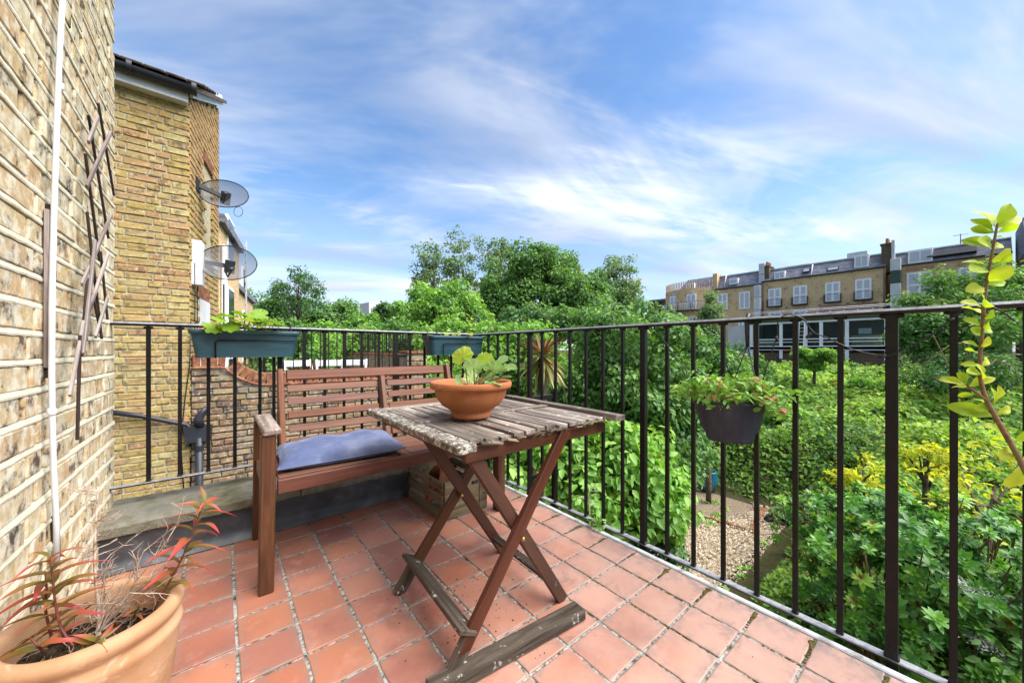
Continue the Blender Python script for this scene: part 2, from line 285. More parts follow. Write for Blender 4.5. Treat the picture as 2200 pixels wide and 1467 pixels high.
leaf_mat('petal_white', G((0.60, 0.62, 0.52), (0.7, 0.72, 0.64), (0.78, 0.78, 0.74), (0.8, 0.8, 0.78)), 0.7, 0.3, 0.1, (1, 1, 1), brown=None)
pm('bark', [(0.035, 0.028, 0.020), (0.09, 0.07, 0.05), (0.15, 0.12, 0.09)], 9, 0.95, 0.1, 0.8, 40, 0.02)
pm('red_stem', [(0.09, 0.022, 0.016), (0.16, 0.045, 0.03)], 30, 0.5, 0.4, 0.1)
pm('brown_stem', [(0.10, 0.05, 0.022), (0.20, 0.11, 0.05), (0.15, 0.13, 0.05)], 30, 0.6, 0.3, 0.2)
pm('green_stem', [(0.19, 0.24, 0.06), (0.32, 0.34, 0.12)], 30, 0.5, 0.4, 0.1)
pm('dead_twig', [(0.14, 0.085, 0.055), (0.34, 0.25, 0.19), (0.52, 0.44, 0.38)], 45, 0.9, 0.1, 0.4, 200)
pm('bramble_stem', [(0.15, 0.085, 0.045), (0.30, 0.20, 0.11)], 12, 0.8, 0.2, 0.1)
pm('earth', [(0.022, 0.024, 0.010), (0.045, 0.045, 0.018), (0.075, 0.062, 0.032)], 1.5, 1.0, 0.05, 0.6, 12, 0.05)
def gravel_mat():
    s = NT('gravel_stone'); oi = s.n('ShaderNodeAttribute'); oi.attribute_name = 'tint'
    s.col(s.ramp(oi.outputs['Fac'], [(0, (0.24, 0.17, 0.11)), (0.3, (0.46, 0.35, 0.23)), (0.6, (0.58, 0.48, 0.35)), (1, (0.70, 0.63, 0.52))])); s.set(0.9, 0.2)
gravel_mat()
pm('gravel_bed', [(0.208, 0.156, 0.104), (0.390, 0.305, 0.202), (0.520, 0.429, 0.299)], 40, 1, 0.1, 0.8, 60, 0.02)
pm('gravel_soil', [(0.105, 0.075, 0.053), (0.195, 0.150, 0.105), (0.285, 0.225, 0.165)], 30, 1, 0.1, 0.8, 60, 0.02)
def far_brick(name, a, b, c):
    s = NT(name); p = s.coord('pos'); x = s.noise(p, 1.4, 8, 0.75); y = s.noise(s.coord('pos', (1, 3, 9)), 2.6, 4, 0.8)
    q = s.ramp(y, [(0.36, a), (0.5, b), (0.64, c)]); q = s.mix(s.mask(x, 0.5, 0.72), q, s.mix(0.5, q, (0.05, 0.04, 0.03, 1)))
    s.col(q); s.set(0.95, 0.1)
far_brick('far_yellow', (0.414, 0.276, 0.144), (0.589, 0.420, 0.239), (0.702, 0.526, 0.326))
far_brick('far_brown', (0.07, 0.05, 0.036), (0.13, 0.095, 0.065), (0.19, 0.14, 0.10))
far_brick('far_pink', (0.30, 0.15, 0.10), (0.40, 0.22, 0.16), (0.45, 0.27, 0.20))
pm('slate', [(0.095, 0.100, 0.126), (0.160, 0.164, 0.203), (0.234, 0.237, 0.281)], 1.6, 0.75, 0.3, 0.5, 9, 0.05, stretch=(1, 1, 2.5))
pm('roof_tile', [(0.055, 0.042, 0.036), (0.095, 0.070, 0.058), (0.13, 0.10, 0.085)], 12, 0.9, 0.2, 0.5, 60)
pm('far_metal', [(0.34, 0.36, 0.38), (0.50, 0.52, 0.54)], 1.5, 0.45, 0.5, 0.1, 5, metal=0.35)
pm('far_dark', [(0.014, 0.015, 0.017), (0.03, 0.031, 0.034)], 2, 0.5, 0.4, 0.0)
pm('far_fence', [(0.15, 0.115, 0.09), (0.24, 0.185, 0.15)], 2, 0.8, 0.2, 0.0)
pm('far_room', [(0.091, 0.070, 0.038), (0.126, 0.101, 0.056)], 0.7, 0.9, 0.1, 0.0)
pm('far_cream', [(0.50, 0.42, 0.24), (0.60, 0.51, 0.31)], 0.7, 0.9, 0.1, 0.0)
pm('far_render', [(0.45, 0.46, 0.47), (0.56, 0.57, 0.58)], 1, 0.9, 0.1, 0.0)
pm('far_green', [(0.05, 0.085, 0.075), (0.075, 0.115, 0.10)], 1, 0.8, 0.1, 0.0)
pm('terracotta_far', [(0.30, 0.12, 0.07), (0.38, 0.16, 0.09)], 2, 0.9, 0.1, 0.0)
def glass(name, col, rough=0.08):
    s = NT(name); s.col(col); s.set(rough, 0.9); s.b.inputs['IOR'].default_value = 1.5
glass('dark_glass', (0.03, 0.035, 0.042, 1)); glass('pale_glass', (0.34, 0.37, 0.44, 1), 0.2)
glass('blue_glaze', (0.012, 0.10, 0.16, 1), 0.15)
def clear_glass():
    s = NT('clear_glass'); s.b.inputs['Base Color'].default_value = (0.10, 0.13, 0.14, 1); s.set(0.03, 0.6)
    t = s.n('ShaderNodeBsdfTransparent'); t.inputs[0].default_value = (0.72, 0.80, 0.82, 1); m = s.n('ShaderNodeMixShader'); m.inputs[0].default_value = 0.9
    s.l(s.b.outputs[0], m.inputs[1]); s.l(t.outputs[0], m.inputs[2]); s.l(m.outputs[0], s.out.inputs[0])
clear_glass()
def mesh_dish():
    s = NT('dish_mesh'); s.col((0.10, 0.105, 0.12, 1)); s.set(0.5, 0.4); t = s.n('ShaderNodeBsdfTransparent'); m = s.n('ShaderNodeMixShader')
    m.inputs[0].default_value = 0.40; s.l(s.b.outputs[0], m.inputs[1]); s.l(t.outputs[0], m.inputs[2]); s.l(m.outputs[0], s.out.inputs[0])
mesh_dish()
def m(name): return MATS[name]

# ------------------------------------------------------------------ geometry helpers
def tag(o, label=None, cat=None, group=None, kind=None):
    if label: o['label'] = label
    if cat: o['category'] = cat
    if group: o['group'] = group
    if kind: o['kind'] = kind
    return o
def link(name, data, parent=None, loc=(0, 0, 0), rot=None, scale=None):
    o = bpy.data.objects.new(name, data); COL.objects.link(o); o.location = loc
    if rot is not None: o.rotation_euler = rot
    if scale is not None: o.scale = scale
    if parent: o.parent = parent
    return o
def thing(name, label, cat, loc=(0, 0, 0), rot=None, group=None):
    o = link(name, None, None, loc, rot); o.empty_display_size = 0.1
    return tag(o, label, cat, group)
class MB:
    def __init__(s): s.v = []; s.f = []; s.sm = []
    def add(s, vs, fs, smooth=False):
        k = len(s.v); s.v += [tuple(x) for x in vs]; s.f += [tuple(i + k for i in f) for f in fs]; s.sm += [smooth] * len(fs); return s
    def box(s, c, size, rot=None, bevel=0.0):
        sx, sy, sz = (q / 2 for q in size); vs = []; fs = []
        if bevel <= 0:
            vs = [Vector((x * sx, y * sy, z * sz)) for x in (-1, 1) for y in (-1, 1) for z in (-1, 1)]
            fs = [(0, 1, 3, 2), (4, 6, 7, 5), (0, 4, 5, 1), (2, 3, 7, 6), (0, 2, 6, 4), (1, 5, 7, 3)]
        else:
            e = (sx, sy, sz); bv = min(bevel, min(e) * 0.9); idx = {}
            for x in (-1, 1):
                for y in (-1, 1):
                    for z in (-1, 1):
                        for k in range(3):
                            p = [x * sx, y * sy, z * sz]
                            for j in range(3):
                                if j != k: p[j] -= (x, y, z)[j] * bv
                            idx[(x, y, z, k)] = len(vs); vs.append(Vector(p))
            def C(sg, k): return idx[(*sg, k)]
            for k in range(3):
                i, j = [q for q in range(3) if q != k]
                for sgn in (-1, 1):
                    def sg(a, b):
                        t = [0, 0, 0]; t[k] = sgn; t[i] = a; t[j] = b; return tuple(t)
                    fs.append(tuple(C(sg(a, b), k) for a, b in ((-1, -1), (1, -1), (1, 1), (-1, 1))))
                for a in (-1, 1):
                    for b in (-1, 1):
                        t0 = [0, 0, 0]; t0[i] = a; t0[j] = b; t0[k] = -1; t1 = list(t0); t1[k] = 1
                        fs.append((C(t0, i), C(t1, i), C(t1, j), C(t0, j)))
            for x in (-1, 1):
                for y in (-1, 1):
                    for z in (-1, 1): fs.append(tuple(C((x, y, z), k) for k in range(3)))
            out = []
            for f in fs:
                a, b, c2 = vs[f[0]], vs[f[1]], vs[f[2]]
                cen = sum((vs[i] for i in f), Vector()) / len(f)
                out.append(f if (b - a).cross(c2 - a).dot(cen) > 0 else f[::-1])
            fs = out
        if rot is not None:
            M = rot if isinstance(rot, Matrix) else Euler(rot).to_matrix()
            vs = [M @ v for v in vs]
        c = Vector(c); return s.add([v + c for v in vs], fs)
    def bar(s, p, q, w, d, bevel=0.0, up=(0, 0, 1)):
        p, q = Vector(p), Vector(q); z = (q - p); L = z.length; z.normalize(); u = Vector(up)
        if abs(z.dot(u)) > 0.98: u = Vector((0, 1, 0))
        x = u.cross(z).normalized(); y = z.cross(x)
        M = Matrix((x, y, z)).transposed(); return s.box((p + q) / 2, (w, d, L), M, bevel)
    def tube(s, pts, r, n=8, caps=True, smooth=True):
        pts = [Vector(p) for p in pts]; rs = r if isinstance(r, (list, tuple)) else [r] * len(pts)
        vs = []; prev = None
        for i, p in enumerate(pts):
            t = (pts[min(i + 1, len(pts) - 1)] - pts[max(i - 1, 0)])
            t = t.normalized() if t.length > 1e-9 else Vector((0, 0, 1))
            if prev is None: prev = Vector((0, 0, 1)) if abs(t.z) < 0.9 else Vector((1, 0, 0))
            x = (prev - t * prev.dot(t)).normalized(); prev = x; y = t.cross(x)
            for k in range(n):
                a = 2 * math.pi * k / n; vs.append(p + (x * math.cos(a) + y * math.sin(a)) * rs[i])
        fs = [(i * n + k, i * n + (k + 1) % n, (i + 1) * n + (k + 1) % n, (i + 1) * n + k) for i in range(len(pts) - 1) for k in range(n)]
        if caps: fs += [tuple(range(n))[::-1], tuple(range((len(pts) - 1) * n, len(pts) * n))]
        return s.add(vs, fs, smooth)
    def lathe(s, prof, c=(0, 0, 0), n=40, M=None, sy=1.0, close=False):
        c = Vector(c); vs = []
        for r, z in prof:
            for k in range(n):
                a = 2 * math.pi * k / n; v = Vector((r * math.cos(a), r * math.sin(a) * sy, z)); vs.append(c + (M @ v if M else v))
        fs = [(i * n + k, i * n + (k + 1) % n, (i + 1) * n + (k + 1) % n, (i + 1) * n + k) for i in range(len(prof) - 1) for k in range(n)]
        s.add(vs, fs, True)
        if close: s.f += [tuple(len(s.v) - n + k for k in range(n))]; s.sm += [False]
        return s
    def mesh(s, name='mesh'):
        me = bpy.data.meshes.new(name); me.from_pydata(s.v, [], s.f)
        me.polygons.foreach_set('use_smooth', s.sm); me.update(); return me
    def obj(s, name, mat, parent=None, loc=(0, 0, 0), rot=None):
        me = s.mesh(name); me.materials.append(m(mat)); return link(name, me, parent, loc, rot)
def bx(name, c, size, mat, parent=None, bevel=0.0, rot=None):
    """a board whose origin sits at its own centre"""
    return MB().box((0, 0, 0), size, None, bevel).obj(name, mat, parent, c, rot)
def barobj(name, p, q, w, d, mat, parent=None, bevel=0.0, up=(0, 0, 1)):
    """bar built along its own z axis"""
    p, q = Vector(p), Vector(q); z = q - p; L = z.length; z.normalize(); u = Vector(up)
    if abs(z.dot(u)) > 0.98: u = Vector((0, 1, 0))
    x = u.cross(z).normalized(); y = z.cross(x); M = Matrix((x, y, z)).transposed()
    return MB().box((0, 0, 0), (w, d, L), None, bevel).obj(name, mat, parent, (p + q) / 2, M.to_euler())
def npmesh(name, V, faces4, tint=None, mat=None, smooth=False):
    """V (n,3), faces4 (k,4) quads (or (k,3) triangles)"""
    me = bpy.data.meshes.new(name); k, c = faces4.shape
    me.vertices.add(len(V)); me.vertices.foreach_set('co', np.ascontiguousarray(V, np.float32).ravel())
    me.loops.add(k * c); me.loops.foreach_set('vertex_index', np.ascontiguousarray(faces4, np.int32).ravel())
    me.polygons.add(k); me.polygons.foreach_set('loop_start', np.arange(0, k * c, c, dtype=np.int32))
    try: me.polygons.foreach_set('loop_total', np.full(k, c, np.int32))
    except Exception: pass
    if smooth: me.polygons.foreach_set('use_smooth', np.ones(k, bool))
    me.update(calc_edges=True)
    if tint is not None:
        at = me.attributes.new('tint', 'FLOAT', 'POINT'); at.data.foreach_set('value', np.ascontiguousarray(tint, np.float32))
    if mat: me.materials.append(m(mat))
    return me
def nrm(a): return a / np.maximum(np.linalg.norm(a, axis=-1, keepdims=True), 1e-9)
def leafmesh(name, P, D, Nn, L, wr, tint, mat, detail=0, curl=0.15, fold=0.22):
    """one leaf per row: base P, axis D, face normal Nn, length L, width ratio wr"""
    P = np.asarray(P, float); n = len(P); D = nrm(np.asarray(D, float)); S = nrm(np.cross(D, Nn)); U = np.cross(S, D)
    L = np.broadcast_to(np.asarray(L, float), (n,))[:, None]; tint = np.broadcast_to(np.asarray(tint, float), (n,))
    if detail == 0:      # folded diamond, two triangles as a quad pair
        pts = [P, P + D * L * .45 + S * L * wr * .5 + U * L * fold * wr, P + D * L - U * L * curl, P + D * L * .45 - S * L * wr * .5 + U * L * fold * wr]
        V = np.stack(pts, 1).reshape(-1, 3); b = np.arange(n)[:, None] * 4
        Fc = np.concatenate([b + np.array([[0, 1, 2]]), b + np.array([[0, 2, 3]])], 0); kk = 4
    else:
        def at(t, w, cu): return P + D * L * t - U * L * cu, S * L * w * wr * .5, U * L * fold * w * wr
        c1, s1, u1 = at(.32, 1, curl * .1); c2, s2, u2 = at(.70, .78, curl * .5); tip = P + D * L - U * L * curl
        V = np.stack([P, c1 + s1 + u1, c1, c1 - s1 + u1, c2 + s2 + u2, c2, c2 - s2 + u2, tip], 1).reshape(-1, 3); b = np.arange(n)[:, None] * 8
        T = [(0, 1, 2), (0, 2, 3), (1, 4, 5), (1, 5, 2), (2, 5, 6), (2, 6, 3), (4, 7, 5), (5, 7, 6)]
        Fc = np.concatenate([b + np.array([t]) for t in T], 0); kk = 8
    return npmesh(name, V, Fc, np.repeat(tint, kk), mat)
def unit(n): return nrm(RNG.normal(size=(n, 3)))

# ------------------------------------------------------------------ terrace floor, kerb, house
PI_, PJ_ = 0.1648, 0.1635; A0, B0 = 0.0365, 1.2713         # quarry tile grid measured from the photograph
AW = -0.407; AR = 1.58; BR = 2.45                            # house wall, right railing, back railing planes
floor = bx('terrace_floor', ((AW + 1.515) / 2 - 0.02, 0.37, -0.0192), (1.515 - AW + 0.04, 3.76, 0.03), 'grout'); tag(floor, kind='structure')
def tile_variants():
    out = []
    for k in range(6):
        s = np.random.RandomState(40 + k); w, d, t = PI_ - 0.0095, PJ_ - 0.0095, 0.02; gx = [-.5, -.478, -.30, -.1, .1, .30, .478, .5]; n = len(gx) - 1
        vs, fs, ed = [], [], []
        for j in range(n + 1):
            for i in range(n + 1):
                x, y = gx[i], gx[j]; e = max(abs(x), abs(y)) * 2
                px, py = x * w, y * d; z = 0.0
                if i in (0, n): px += s.uniform(-.0012, .0012)
                if j in (0, n): py += s.uniform(-.0012, .0012)
                if e > .99: z -= 0.0016
                vs.append((px, py, z)); ed.append(max(0, (e - .55) / .45))
        for j in range(n):
            for i in range(n): a = j * (n + 1) + i; fs.append((a, a + 1, a + n + 2, a + n + 1))
        ring = [i for i in range(n + 1)] + [(j + 1) * (n + 1) + n for j in range(n)] + [n * (n + 1) + n - 1 - i for i in range(n)] + [(n - 1 - j) * (n + 1) for j in range(n - 1)]
        base = len(vs); vs += [(vs[q][0], vs[q][1], -t) for q in ring]; ed += [1] * len(ring)
        for q in range(len(ring)): r2 = (q + 1) % len(ring); fs.append((ring[r2], ring[q], base + q, base + r2))
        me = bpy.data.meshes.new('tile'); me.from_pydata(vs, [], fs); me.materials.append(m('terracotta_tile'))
        at = me.attributes.new('edge', 'FLOAT', 'POINT'); at.data.foreach_set('value', np.array(ed, np.float32))
        out.append(me)
    return out
TV = tile_variants()
def edge_variants():
    out = []
    for me in TV:
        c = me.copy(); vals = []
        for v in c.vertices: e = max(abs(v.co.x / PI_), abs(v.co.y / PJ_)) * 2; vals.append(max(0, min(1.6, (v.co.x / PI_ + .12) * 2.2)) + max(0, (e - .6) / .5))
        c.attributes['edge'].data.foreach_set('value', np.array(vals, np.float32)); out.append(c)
    return out
TE = edge_variants()
floor_loc = Vector(floor.location)
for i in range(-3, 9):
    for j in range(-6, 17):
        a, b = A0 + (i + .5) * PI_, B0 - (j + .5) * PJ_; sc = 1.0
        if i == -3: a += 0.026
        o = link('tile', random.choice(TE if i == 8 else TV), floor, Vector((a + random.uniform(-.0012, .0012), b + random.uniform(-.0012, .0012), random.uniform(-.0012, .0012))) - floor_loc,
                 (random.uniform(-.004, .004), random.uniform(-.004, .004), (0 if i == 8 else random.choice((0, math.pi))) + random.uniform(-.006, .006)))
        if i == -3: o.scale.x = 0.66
# moss lumps along the joints near the open edge
def blobs(name, pts, r, mat, parent=None, seed=3, flat=0.6):
    rs = np.random.RandomState(seed); bm = bmesh.new(); bmesh.ops.create_icosphere(bm, subdivisions=1, radius=1); V0 = np.array([v.co[:] for v in bm.verts]); F0 = np.array([[v.index for v in f.verts] for f in bm.faces]); bm.free()
    P = np.asarray(pts); n = len(P); rr = np.asarray(r)[:, None, None] * rs.uniform(.6, 1.35, (n, 1, 3)); rr[:, :, 2] *= flat
    V = P[:, None, :] + V0[None] * rr * rs.uniform(.8, 1.2, (n, len(V0), 1)); Fc = F0[None] + (np.arange(n) * len(V0))[:, None, None]
    me = npmesh(name, V.reshape(-1, 3), Fc.reshape(-1, 3), np.repeat(rs.uniform(0, 1, n), len(V0)), mat, True)
    return link(name, me, parent)
mp, mr = [], []
for j in range(-6, 8):                      # joints running to the edge
    bb = B0 - j * PJ_; dens = 1.0 if random.random() < .8 else .3
    for k in range(int(130 * dens)):
        a = 1.50 - abs(random.gauss(0, .055)); mp.append((a, bb + random.gauss(0, .003), -0.004)); mr.append(random.uniform(.0022, .0068) * (1.45 if a > 1.46 else .9))
for i in (7, 8):                            # joints parallel to the edge
    aa = A0 + i * PI_
    for k in range(900):
        bb = random.uniform(-.6, 1.9)
        if math.sin(bb * 9 + i) + math.sin(bb * 23) > -.5: mp.append((aa + random.gauss(0, .003), bb, -0.005)); mr.append(random.uniform(.002, .0056))
for k in range(420):                        # scattered through the other joints
    i = random.randint(-1, 6); j = random.randint(-5, 5)
    if random.random() < .5: mp.append((A0 + i * PI_ + random.gauss(0, .002), B0 - j * PJ_ + random.gauss(0, .02), -.006))
    else: mp.append((A0 + i * PI_ + random.gauss(0, .02), B0 - j * PJ_ + random.gauss(0, .002), -.006))
    mr.append(random.uniform(.0015, .0035))
for k in range(500):                        # along the lead kerb
    mp.append((random.uniform(-.4, 1.5), 2.243 - abs(random.gauss(0, .004)), .001)); mr.append(random.uniform(.002, .006))
mo = blobs('moss', mp, mr, 'moss'); tag(mo, 'brown green moss growing in the tile joints', 'moss', kind='stuff')
# loose crumbs of soil and bark under the table
cp = [(random.gauss(.72, .13), random.gauss(1.10, .13), .0018) for k in range(150)] + [(random.uniform(0, 1.45), random.uniform(.3, 2.2), .0018) for k in range(60)]
tag(blobs('soil_crumbs', cp, [random.uniform(.0009, .0026) for _ in cp], 'soil', None, 5), 'dark soil crumbs scattered on the tiles under the table', 'crumbs', kind='stuff')
bx('edge_strip', (1.530, .37, -.012), (.026, 3.74, .034), 'white_edge', floor, .004).location -= floor_loc

# kerb with lead upstand and stone coping behind the bench
kerb = thing('parapet_kerb', 'low lead clad kerb with mossy concrete coping behind the bench', 'kerb', (0, 2.4, 0))
bx('kerb_core', (.56, .005, -.09), (1.94, .29, .50), 'lead_flashing', kerb)
def flashing():
    b = MB(); nx, nz = 60, 10; vs = []
    for j in range(nz + 1):
        for i in range(nx + 1):
            x = AW + .003 + (1.53 - AW) * i / nx; z = .004 + .156 * j / nz
            y = -.150 - .008 * (math.sin(x * 9 + z * 20) * .35 + math.sin(x * 23) * .2) - (.028 * ((1 - j / 3) ** 2) if j < 3 else 0) - .003
            vs.append((x, y, z))
    b.add(vs, [(j * (nx + 1) + i, j * (nx + 1) + i + 1, (j + 1) * (nx + 1) + i + 1, (j + 1) * (nx + 1) + i) for j in range(nz) for i in range(nx)], True)
    return b.obj('lead_sheet', 'lead_flashing', kerb)
flashing()
def coping(x0, x1, seed):
    s = np.random.RandomState(seed); nx = 26; prof = [(-.185, .162), (-.186, .200), (-.176, .212), (-.08, .219), (.06, .220), (.172, .214), (.178, .163)]
    vs = []; k = len(prof)
    for i in range(nx + 1):
        x = x0 + (x1 - x0) * i / nx
        for y, z in prof: vs.append((x, y + s.uniform(-.003, .003), z + s.uniform(-.0022, .0022)))
    fs = [(i * k + q, i * k + (q + 1) % k, (i + 1) * k + (q + 1) % k, (i + 1) * k + q) for i in range(nx) for q in range(k)]
    fs += [tuple(range(k))[::-1], tuple(range(nx * k, nx * k + k))]
    b = MB(); b.add(vs, fs); b.obj('coping_stone', 'concrete_coping', kerb)
coping(AW + .004, .325, 1); coping(.331, .98, 2); coping(.986, 1.60, 3)
# the building below the terrace
base = bx('terrace_base', (.545, .45, -1.42), (1.94, 4.2, 2.72), 'far_brown'); tag(base, kind='structure')

# brick walls ---------------------------------------------------------------
def brick_variants(L, hgt, dep, nvar, mat, seed, rough=.004, bev=.006):
    out = []
    for k in range(nvar):
        s = np.random.RandomState(seed + k); b = MB().box((0, 0, 0), (L, dep, hgt), None, bev)
        b.v = [(x + s.uniform(-rough, rough), y + (s.uniform(-rough, rough) if y < 0 else 0), z + s.uniform(-rough, rough)) for x, y, z in b.v]
        me = b.mesh('brick'); me.materials.append(m(mat)); out.append(me)
    return out
def brick_wall(parent, u0, u1, z0, z1, place, pitch, mat, seed, S=.215, Hd=.1025, gap=.011, hgt=.062, dep=.05, keep=None, visible=None, limit=300, rotz=0.0, bond='flemish', proud=.004, rough=.004):
    """bricks as parts of `parent`; place(u, z) gives the world point on the wall face"""
    vs, vh = brick_variants(S, hgt, dep, 5, mat, seed, rough), brick_variants(Hd, hgt, dep, 5, mat, seed + 50, rough)
    rs = random.Random(seed); todo = []; c = 0; z = z0
    while z < z1 - 1e-4:
        u = u0 - rs.uniform(0, .05) - (0.0 if c % 2 == 0 else .16); k = c % 2
        while u < u1:
            head = (k % 2 == 1) if bond == 'flemish' else (rs.random() < .25)
            L = Hd if head else S; a, b = max(u, u0), min(u + L, u1)
            if b - a > .022 and (keep is None or keep((a + b) / 2, z + pitch / 2, b - a)):
                todo.append(((a + b) / 2, z + pitch / 2, b - a, head))
            u += L + gap; k += 1
        z += pitch; c += 1
    if visible: todo.sort(key=lambda t: 0 if visible(t[0], t[1]) else 1)
    rest = MB()
    for i, (u, zz, L, head) in enumerate(todo):
        me = rs.choice(vh if L < .13 else vs); full = Hd if L < .13 else S
        p = Vector(place(u, zz)); off = rs.uniform(-.003, proud)
        q = p + Vector((math.sin(rotz), -math.cos(rotz), 0)) * off
        if i < limit:
            o = link('brick', me, parent, q - Vector(parent.location) if not parent.parent else q - Vector(parent.parent.location) - Vector(parent.location), (rs.uniform(-.006, .006), rs.uniform(-.008, .008), rotz + rs.uniform(-.006, .006)))
            o.scale.x = L / full
        else:
            rest.box(q - (Vector(parent.location) if not parent.parent else Vector(parent.parent.location) + Vector(parent.location)), (L, dep, hgt), (0, 0, rotz), .004)
    if rest.v:
        r = rest.obj('bricks', mat, parent); r['kind'] = 'stuff'
    return len(todo)

# 1. our own house wall (face on plane a = AW, facing +X)
hw = bx('house_wall', (AW - .125, 1.085, 1.30), (.23, 2.89, 5.6), 'joint_mortar')
tag(hw, 'tall old cream stock brick house wall at the left edge', 'wall')
BP = .0795
nb = brick_wall(hw, -.34, 2.528, -.12, 3.9, lambda u, z: (AW - .0205, u, z), BP, 'old_brick', 100, visible=lambda u, z: u > 1.36 and z < .95 + 1.02 * (u * .778 - .255) + .1 and z > 0.0, rotz=R(90), dep=.05, hgt=.066, gap=.014, proud=.002, rough=.002)
def ribbon(z, seed):
    s = np.random.RandomState(seed); n = 80; prof_t = .0065; vs = []
    for i in range(n + 1):
        y = -.35 + 2.885 * i / n; h1, h2 = .0088 + s.uniform(-.0015, .0015), .0085 + s.uniform(-.0012, .0012); d = .0058 + s.uniform(-.0010, .0010)
        dz = .0016 * math.sin(y * 3 + seed) + s.uniform(-.0006, .0006)
        vs += [(AW - .012, y, z + dz + h1), (AW + d - .003, y, z + dz + h1), (AW + d, y, z + dz - h2 * .4), (AW + d - .001, y, z + dz - h2), (AW - .012, y, z + dz - h2)]
    fs = [(i * 5 + q, (i + 1) * 5 + q, (i + 1) * 5 + q + 1, i * 5 + q + 1) for i in range(n) for q in range(4)]
    fs += [(0, 1, 2, 3, 4), tuple(n * 5 + q for q in (4, 3, 2, 1, 0))]
    b = MB(); b.add([tuple(Vector(v) - Vector(hw.location)) for v in vs], fs); return b.obj('mortar_joint', 'cream_mortar', hw)
k = 0; z = -.12
while z < 3.9: ribbon(z, 500 + k); z += BP; k += 1

# 2. neighbouring house: yellow brick front with gutter, gable return on its right
BN = 5.5; AC = -.29                                   # front plane and right corner
nh = thing('neighbouring_house', 'yellow stock brick house with dark gutter beyond the terrace corner', 'house', (AC, BN, -2.7))
fw = bx('front_wall', (-.65, .13, 3.26), (1.26, .24, 6.5), 'joint_mortar', nh)
NZ = 3.86
brick_wall(fw, -1.45, AC - .002, -.72, NZ - .02, lambda u, z: (u, BN + .022, z), .0755, 'yellow_brick', 200, visible=lambda u, z: u > -.92, hgt=.062, proud=.004)
GD = Vector((math.sin(R(8.7)), math.cos(R(8.7)), 0)); GL = 1.62     # direction and length of the gable return
gn = Vector((GD.y, -GD.x, 0))
def gp(s_, z, off=0.0): return Vector((AC, BN, 0)) + GD * s_ + gn * off + Vector((0, 0, z))
PIT = .52                                                  # roof rise per metre
def gable():
    b = MB(); o = Vector(nh.location); q = [(0, -2.7), (GL, -2.7), (GL, NZ + PIT * GL), (0, NZ)]
    vs = [gp(s_, z, -.025) - o for s_, z in q] + [gp(s_, z, -.24) - o for s_, z in q]
    b.add(vs, [(0, 1, 2, 3), (7, 6, 5, 4), (0, 4, 5, 1), (1, 5, 6, 2), (2, 6, 7, 3), (3, 7, 4, 0)]); return b.obj('gable_wall', 'joint_mortar', nh)
gw = gable()
brick_wall(gw, .01, GL, -.3, NZ + PIT * GL, lambda u, z: gp(u, z, -.022), .0755, 'yellow_brick', 300, keep=lambda u, z, L: z < NZ + PIT * (u - L / 2) - .05 and not (.42 < u < .98 and -.4 < z < 1.72) and not (.72 < u < 1.2 and 2.15 < z < 3.55), rotz=R(90) - R(8.7), limit=300)
def gpart(name, s0, s1, z0, z1, d0, d1, mat, parent=nh, bev=.004):
    o = Vector(parent.location) if parent is nh else Vector(nh.location)
    c = gp((s0 + s1) / 2, (z0 + z1) / 2, (d0 + d1) / 2) - o
    return bx(name, c, (s1 - s0, d1 - d0, z1 - z0), mat, parent, bev, (0, 0, R(90) - R(8.7)))
wn = gpart('door_frame', .44, .96, -.4, 1.58, -.06, .012, 'white_paint'); wn['label'] = 'white painted door frame'
for q in (.50, .72): 
    bp_ = gp(q + .09, .55, .014) - Vector(nh.location); bx('pane', bp_ - Vector(wn.location), (.17, .006, 1.5), 'pale_glass', wn, 0, (0, 0, R(90) - R(8.7))).matrix_parent_inverse = wn.matrix_basis.inverted() @ Matrix.Translation(wn.location)
gpart('window_reveal', .74, 1.18, 2.15, 3.5, -.10, -.03, 'dark_glass'); gpart('window_head', .70, 1.22, 3.42, 3.56, -.06, .004, 'red_brick')
gpart('window_sill', .70, 1.24, 2.08, 2.15, -.05, .05, 'white_paint')
gpart('door_head', .40, 1.0, 1.58, 1.76, -.05, .003, 'red_brick')
gpart('meter_box', .06, .22, 1.70, 2.22, -.02, .09, 'white_paint')
# verge board, fascia, gutter, roof
o_ = Vector(nh.location)
MB().bar(gp(-.12, NZ - .01, .03) - o_, gp(GL + .02, NZ + PIT * (GL + .02) + .06, .03) - o_, .03, .16, .003).obj('verge_board', 'white_paint', nh)
bx('fascia', (-.66, -.10, NZ - .075 + 2.7), (1.30, .03, .17), 'white_paint', nh, .004)
bx('soffit', (-.66, -.04, NZ - .15 + 2.7), (1.28, .10, .02), 'white_paint', nh)
g = MB(); n = 14
for i in range(2):
    for k in range(n + 1):
        a_ = math.pi + math.pi * k / n; g.v.append(((-1.3 if i == 0 else .06), -.175 + .062 * math.cos(a_), NZ + 2.68 + .062 * math.sin(a_)))
g.f = [(k, k + 1, n + 2 + k, n + 1 + k) for k in range(n)] + [tuple(range(n + 1)), tuple(range(2 * n + 1, n, -1))]; g.sm = [True] * n + [False] * 2
gut = g.obj('gutter', 'drain_grey', nh)
for x in (-1.02, -.45, .045): MB().lathe([(.068, -.02), (.068, .02)], (0, 0, 0), 20, Euler((0, R(90), 0)).to_matrix()).obj('gutter_joint', 'drain_grey', gut, (x, -.175, NZ + 2.68))
MB().lathe([(.07, 0), (.085, .03), (.085, .09), (.07, .12)], (0, 0, 0), 20, Euler((0, R(90), 0)).to_matrix()).obj('gutter_end', 'drain_grey', gut, (-.78, -.13, NZ + 2.55))
rf = MB(); L_ = 1.9
